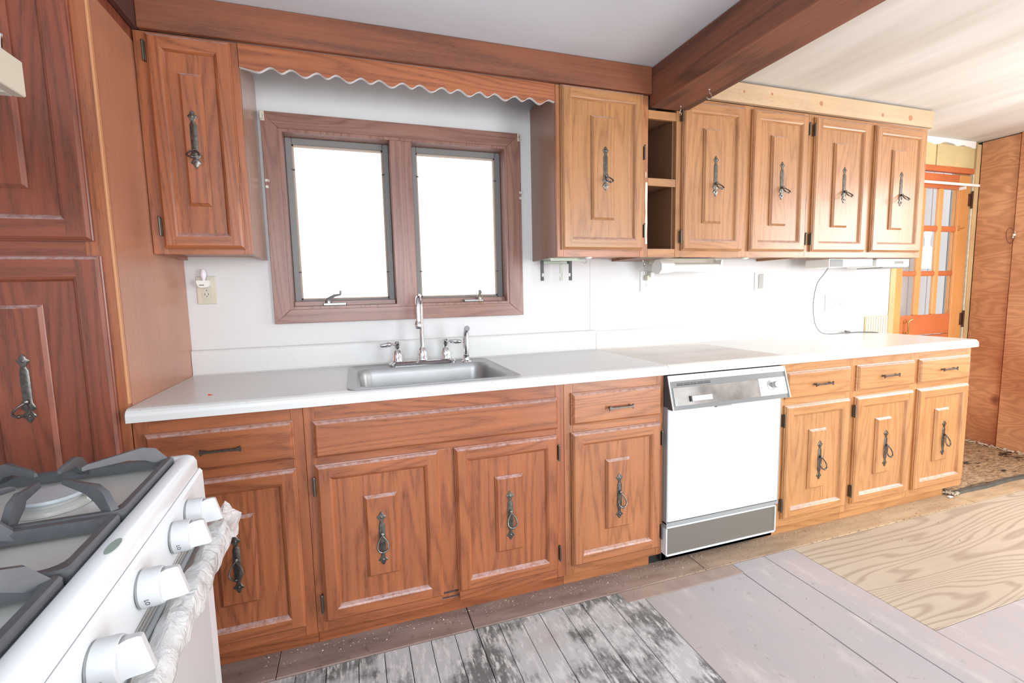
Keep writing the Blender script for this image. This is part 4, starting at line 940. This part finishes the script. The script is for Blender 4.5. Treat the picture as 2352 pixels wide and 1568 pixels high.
# cooktop tray
m = MB(); zt_ = .915
def R2(i, z, j=None): j = i if j is None else j; return rr(-.655 + i, -W + j, .0 - i, .0 - j, max(.016 - i * .3, .004), z, 4)
m.loft([R2(0, .882), R2(0, .900), R2(.004, .910), R2(.010, .915), R2(.026, .915), R2(.030, .912), R2(.034, .901), R2(.06, .8985)], 0, True, True, True)
ck = sp(m, 'cooktop', [M_white])
sp(MB().loft([R2(.0335, .9022), R2(.06, .8995)], 0, True, False, True), 'spill_pan', M_pan)
# control panel
pp = [(-.012, .880), (.0, .880), (.0045, .874), (.0055, .800), (.0035, .795), (-.012, .795)]
cp = sp(MB().prism([(x, z_) for x, z_ in pp], -W, 0, 'y'), 'control_panel', M_white)
# vents/gap and oven door
sp(MB().box((-.012, -W + .004, .768), (-.004, -.004, .795)), 'vent_recess', M_grayp)
for z_ in (.788, .780, .772): sp(MB().box((-.004, -W + .02, z_), (.002, -.02, z_ + .0025)), 'vent_slat', M_wht2)
od = sp(MB().box((-.012, -W + .005, .235), (.006, -.003, .766), bev=.004), 'oven_door', M_white)
sp(MB().box((.006, -W + .03, .735), (.008, -.03, .760), bev=.001), 'door_top_strip', M_grayp, od)
sp(MB().box((.006, -W + .055, .27), (.008, -.060, .725), bev=.002), 'door_glass', plain('pale_grey_door_face', (206, 208, 210), .3), od)
sp(MB().box((-.012, -W + .005, .05), (.006, -.003, .228), bev=.004), 'storage_drawer', M_white)
# handle and its wrap
sp(MB().tube([(.042, -.06, .770), (.042, -W + .06, .770)], .0095, 12), 'oven_handle', M_white, od)
for y in (-.085, -W + .085): sp(MB().tube([(.004, y, .755), (.042, y, .770)], .009, 8), 'handle_post', M_white, od)
rings = []; n = 22; N = 90
for i in range(N + 1):
    f = i / N; y = -.035 - f * (W - .07)
    r0 = .0215 + .0022 * math.sin(f * 19) + .0012 * math.sin(f * 61 + 1)
    if f < .045: r0 = .030 - f * .32
    if .045 <= f < .075: r0 = .0135 + (f - .045) * .15
    if f > .96: r0 = .024
    ring = []
    for j in range(n):
        a = 2 * PI * j / n; cr = (.0026 if f > .06 else .012) * (math.sin(j * 1.7 + i * .23) + .6 * math.sin(j * 3.1 - i * .5)) * random.uniform(.5, 1)
        r = r0 + cr * .6; ring.append((.042 + r * 1.0 * math.cos(a), y + random.uniform(-.002, .002), .770 + (r * 1.25) * math.sin(a) - .006 * math.sin(f * 9)))
    rings.append(ring)
sp(MB().loft(rings, 0, True, False, False), 'plastic_wrap', M_wrap)
# knobs
nv = Vector((1, 0, .06)).normalized(); KM = Matrix(((-nv.z, 0, nv.x), (0, -1, 0), (nv.x, 0, nv.z)))
def knob_mesh():
    m = MB(); m.lathe([(.0252, .0), (.0252, .003)], (0, 0, 0), 28, mi=1)
    m.lathe([(.0262, .003), (.0256, .021), (.0245, .0255), (.0225, .0265), (.0212, .0245), (.0001, .0245)], (0, 0, 0), 28)
    st = []
    for k, (zz, hw, hh) in enumerate(((.0243, .0195, .0115), (.034, .021, .0062), (.046, .021, .005), (.050, .0195, .0044))):
        e = max(0, zz - .03) * .22
        st.append([(-hw, -hh, zz + e), (hw, -hh, zz - e), (hw, hh, zz - e), (-hw, hh, zz + e)])
    m.loft(st, 0, False)
    return mk(m, 'range_knob', [M_knob, M_grayp])
km = knob_mesh()
def text_mesh(s_, size):
    cu = bpy.data.curves.new('txt', 'FONT'); cu.body = s_; cu.size = size; cu.extrude = .0001; cu.align_x = 'CENTER'; cu.align_y = 'CENTER'
    ob = bpy.data.objects.new('txt', cu); COL.objects.link(ob); dg = bpy.context.evaluated_depsgraph_get(); me = bpy.data.meshes.new_from_object(ob.evaluated_get(dg)); bpy.data.objects.remove(ob); me.materials.append(M_ink); return me
tm = text_mesh('LO', .0075); ti = text_mesh('1', .006)
for i, a in enumerate((.135, .228, .378, .524, .617)):
    z_ = .837; x_ = .0052
    k = bpy.data.objects.new('knob', km); COL.objects.link(k); k.parent = t; rot = KM.to_4x4() @ Matrix.Rotation(-.12, 4, 'Z')
    k.matrix_local = Matrix.Translation((x_ + nv.x * .001, -a, z_ + nv.z * .001)) @ rot
    for me_, ang in ((tm, 2.0), (ti, 2.55)):
        q = bpy.data.objects.new('knob_marking', me_); COL.objects.link(q); q.parent = k
        q.matrix_local = Matrix.Rotation(ang, 4, 'Z') @ Matrix.Translation((.0261, 0, .012)) @ Matrix(((0, 0, 1, 0), (1, 0, 0, 0), (0, 1, 0, 0), (0, 0, 0, 1)))
ov = []
for i in range(20):
    a = 2 * PI * i / 20; ov.append((-.0115 + .0068 * math.cos(a), -.40 + .022 * math.sin(a)))
solo_s = MB().loft([[(x, y, .9151) for x, y in ov], [(x, y, .9154) for x, y in ov]], 0, False); sp(solo_s, 'round_sticker', plain('green_sticker', (150, 170, 160), .4))
# burners
def burner(x, y, s=1):
    b = sp(MB().lathe([(.045 * s, 0), (.043 * s, .006), (.032 * s, .010), (.030 * s, .014), (.0001, .014)], (x, y, .900), 24), 'burner', M_pan)
    sp(MB().lathe([(.036 * s, .0145), (.038 * s, .018), (.036 * s, .022), (.0001, .0235)], (x, y, .900), 24), 'burner_cap', M_blue, b)
    sp(MB().box((x + .04 * s, y - .004, .901), (x + .052 * s, y + .004, .915), bev=.001), 'igniter', M_wht2, b)
for x, y in ((-.17, -.165), (-.47, -.165), (-.32, -.38), (-.17, -.595), (-.47, -.595)): burner(x, y, 1.15 if x > -.2 else .9)
# grates
def grate(y0, y1, cs):
    m = MB(); x0, x1 = -.612, -.032; zb_, zc = .906, .920; b = .015
    def ring(i, z, r): return rr(x0 + i, y0 + i, x1 - i, y1 - i, r, z, 4)
    m.loft([ring(b, zb_, .02), ring(0, zb_, .012), ring(0, zc, .012), ring(.003, zc + .003, .010), ring(b - .003, zc + .003, .02), ring(b, zc, .02), ring(b, zb_, .02)], 0, False, False, False)
    top = .956
    def finger(p, q, hump=.0):
        p = Vector((p[0], p[1], 0)); q = Vector((q[0], q[1], 0)); d = (q - p); L = d.length; d.normalize(); s_ = Vector((-d.y, d.x, 0)); st = []
        for f, zt2, h, w_ in ((0, zc + .004, .014, .0075), (.018 / L, top - .008, .030, .0066), (.04 / L, top, .024, .0062), (.5, top - .001, .015, .0048), (.94, top - .003, .009, .0036), (1, top - .006, .006, .0026)):
            c = p + d * L * f; st.append([tuple(c + s_ * w_ + Vector((0, 0, zt2 - h))), tuple(c - s_ * w_ + Vector((0, 0, zt2 - h))), tuple(c - s_ * w_ * .65 + Vector((0, 0, zt2))), tuple(c + s_ * w_ * .65 + Vector((0, 0, zt2)))])
        m.loft(st, 0, False)
    for cx, cy in cs:
        R0 = .030
        xa, xb = cx - (.125 if len(cs) > 1 else .17), min(cx + (.125 if len(cs) > 1 else .17), x1 - .004)
        for sx, sy in ((1, 1), (1, -1), (-1, 1), (-1, -1)):
            ex = xb if sx > 0 else xa; ey = (y1 - .008) if sy > 0 else (y0 + .008)
            v = Vector((cx - ex, cy - ey)); v = v.normalized() * (v.length - R0 - .012); finger((ex, ey), (ex + v.x, ey + v.y))
        for sy in (1, -1):
            ey = (y1 - .008) if sy > 0 else (y0 + .008); finger((cx, ey), (cx, cy + sy * R0))
    for cx, cy in cs[:1] if len(cs) > 1 else []:
        mx = (cs[0][0] + cs[1][0]) / 2; m.box((mx - .006, y0 + b - .003, zb_ + .002), (mx + .006, y1 - b + .003, zc + .002), bev=.002)
    for px in (x0 + .012, x1 - .012):
        for py in (y0 + .012, y1 - .012): m.lathe([(.007, .8995), (.008, .907)], (px, py, 0), 10)
    g = sp(m, 'burner_grate', M_grate)
grate(-.298, -.034, [(-.17, -.165), (-.47, -.165)]); grate(-.462, -.302, [(-.32, -.38)]); grate(-.728, -.466, [(-.17, -.595), (-.47, -.595)])
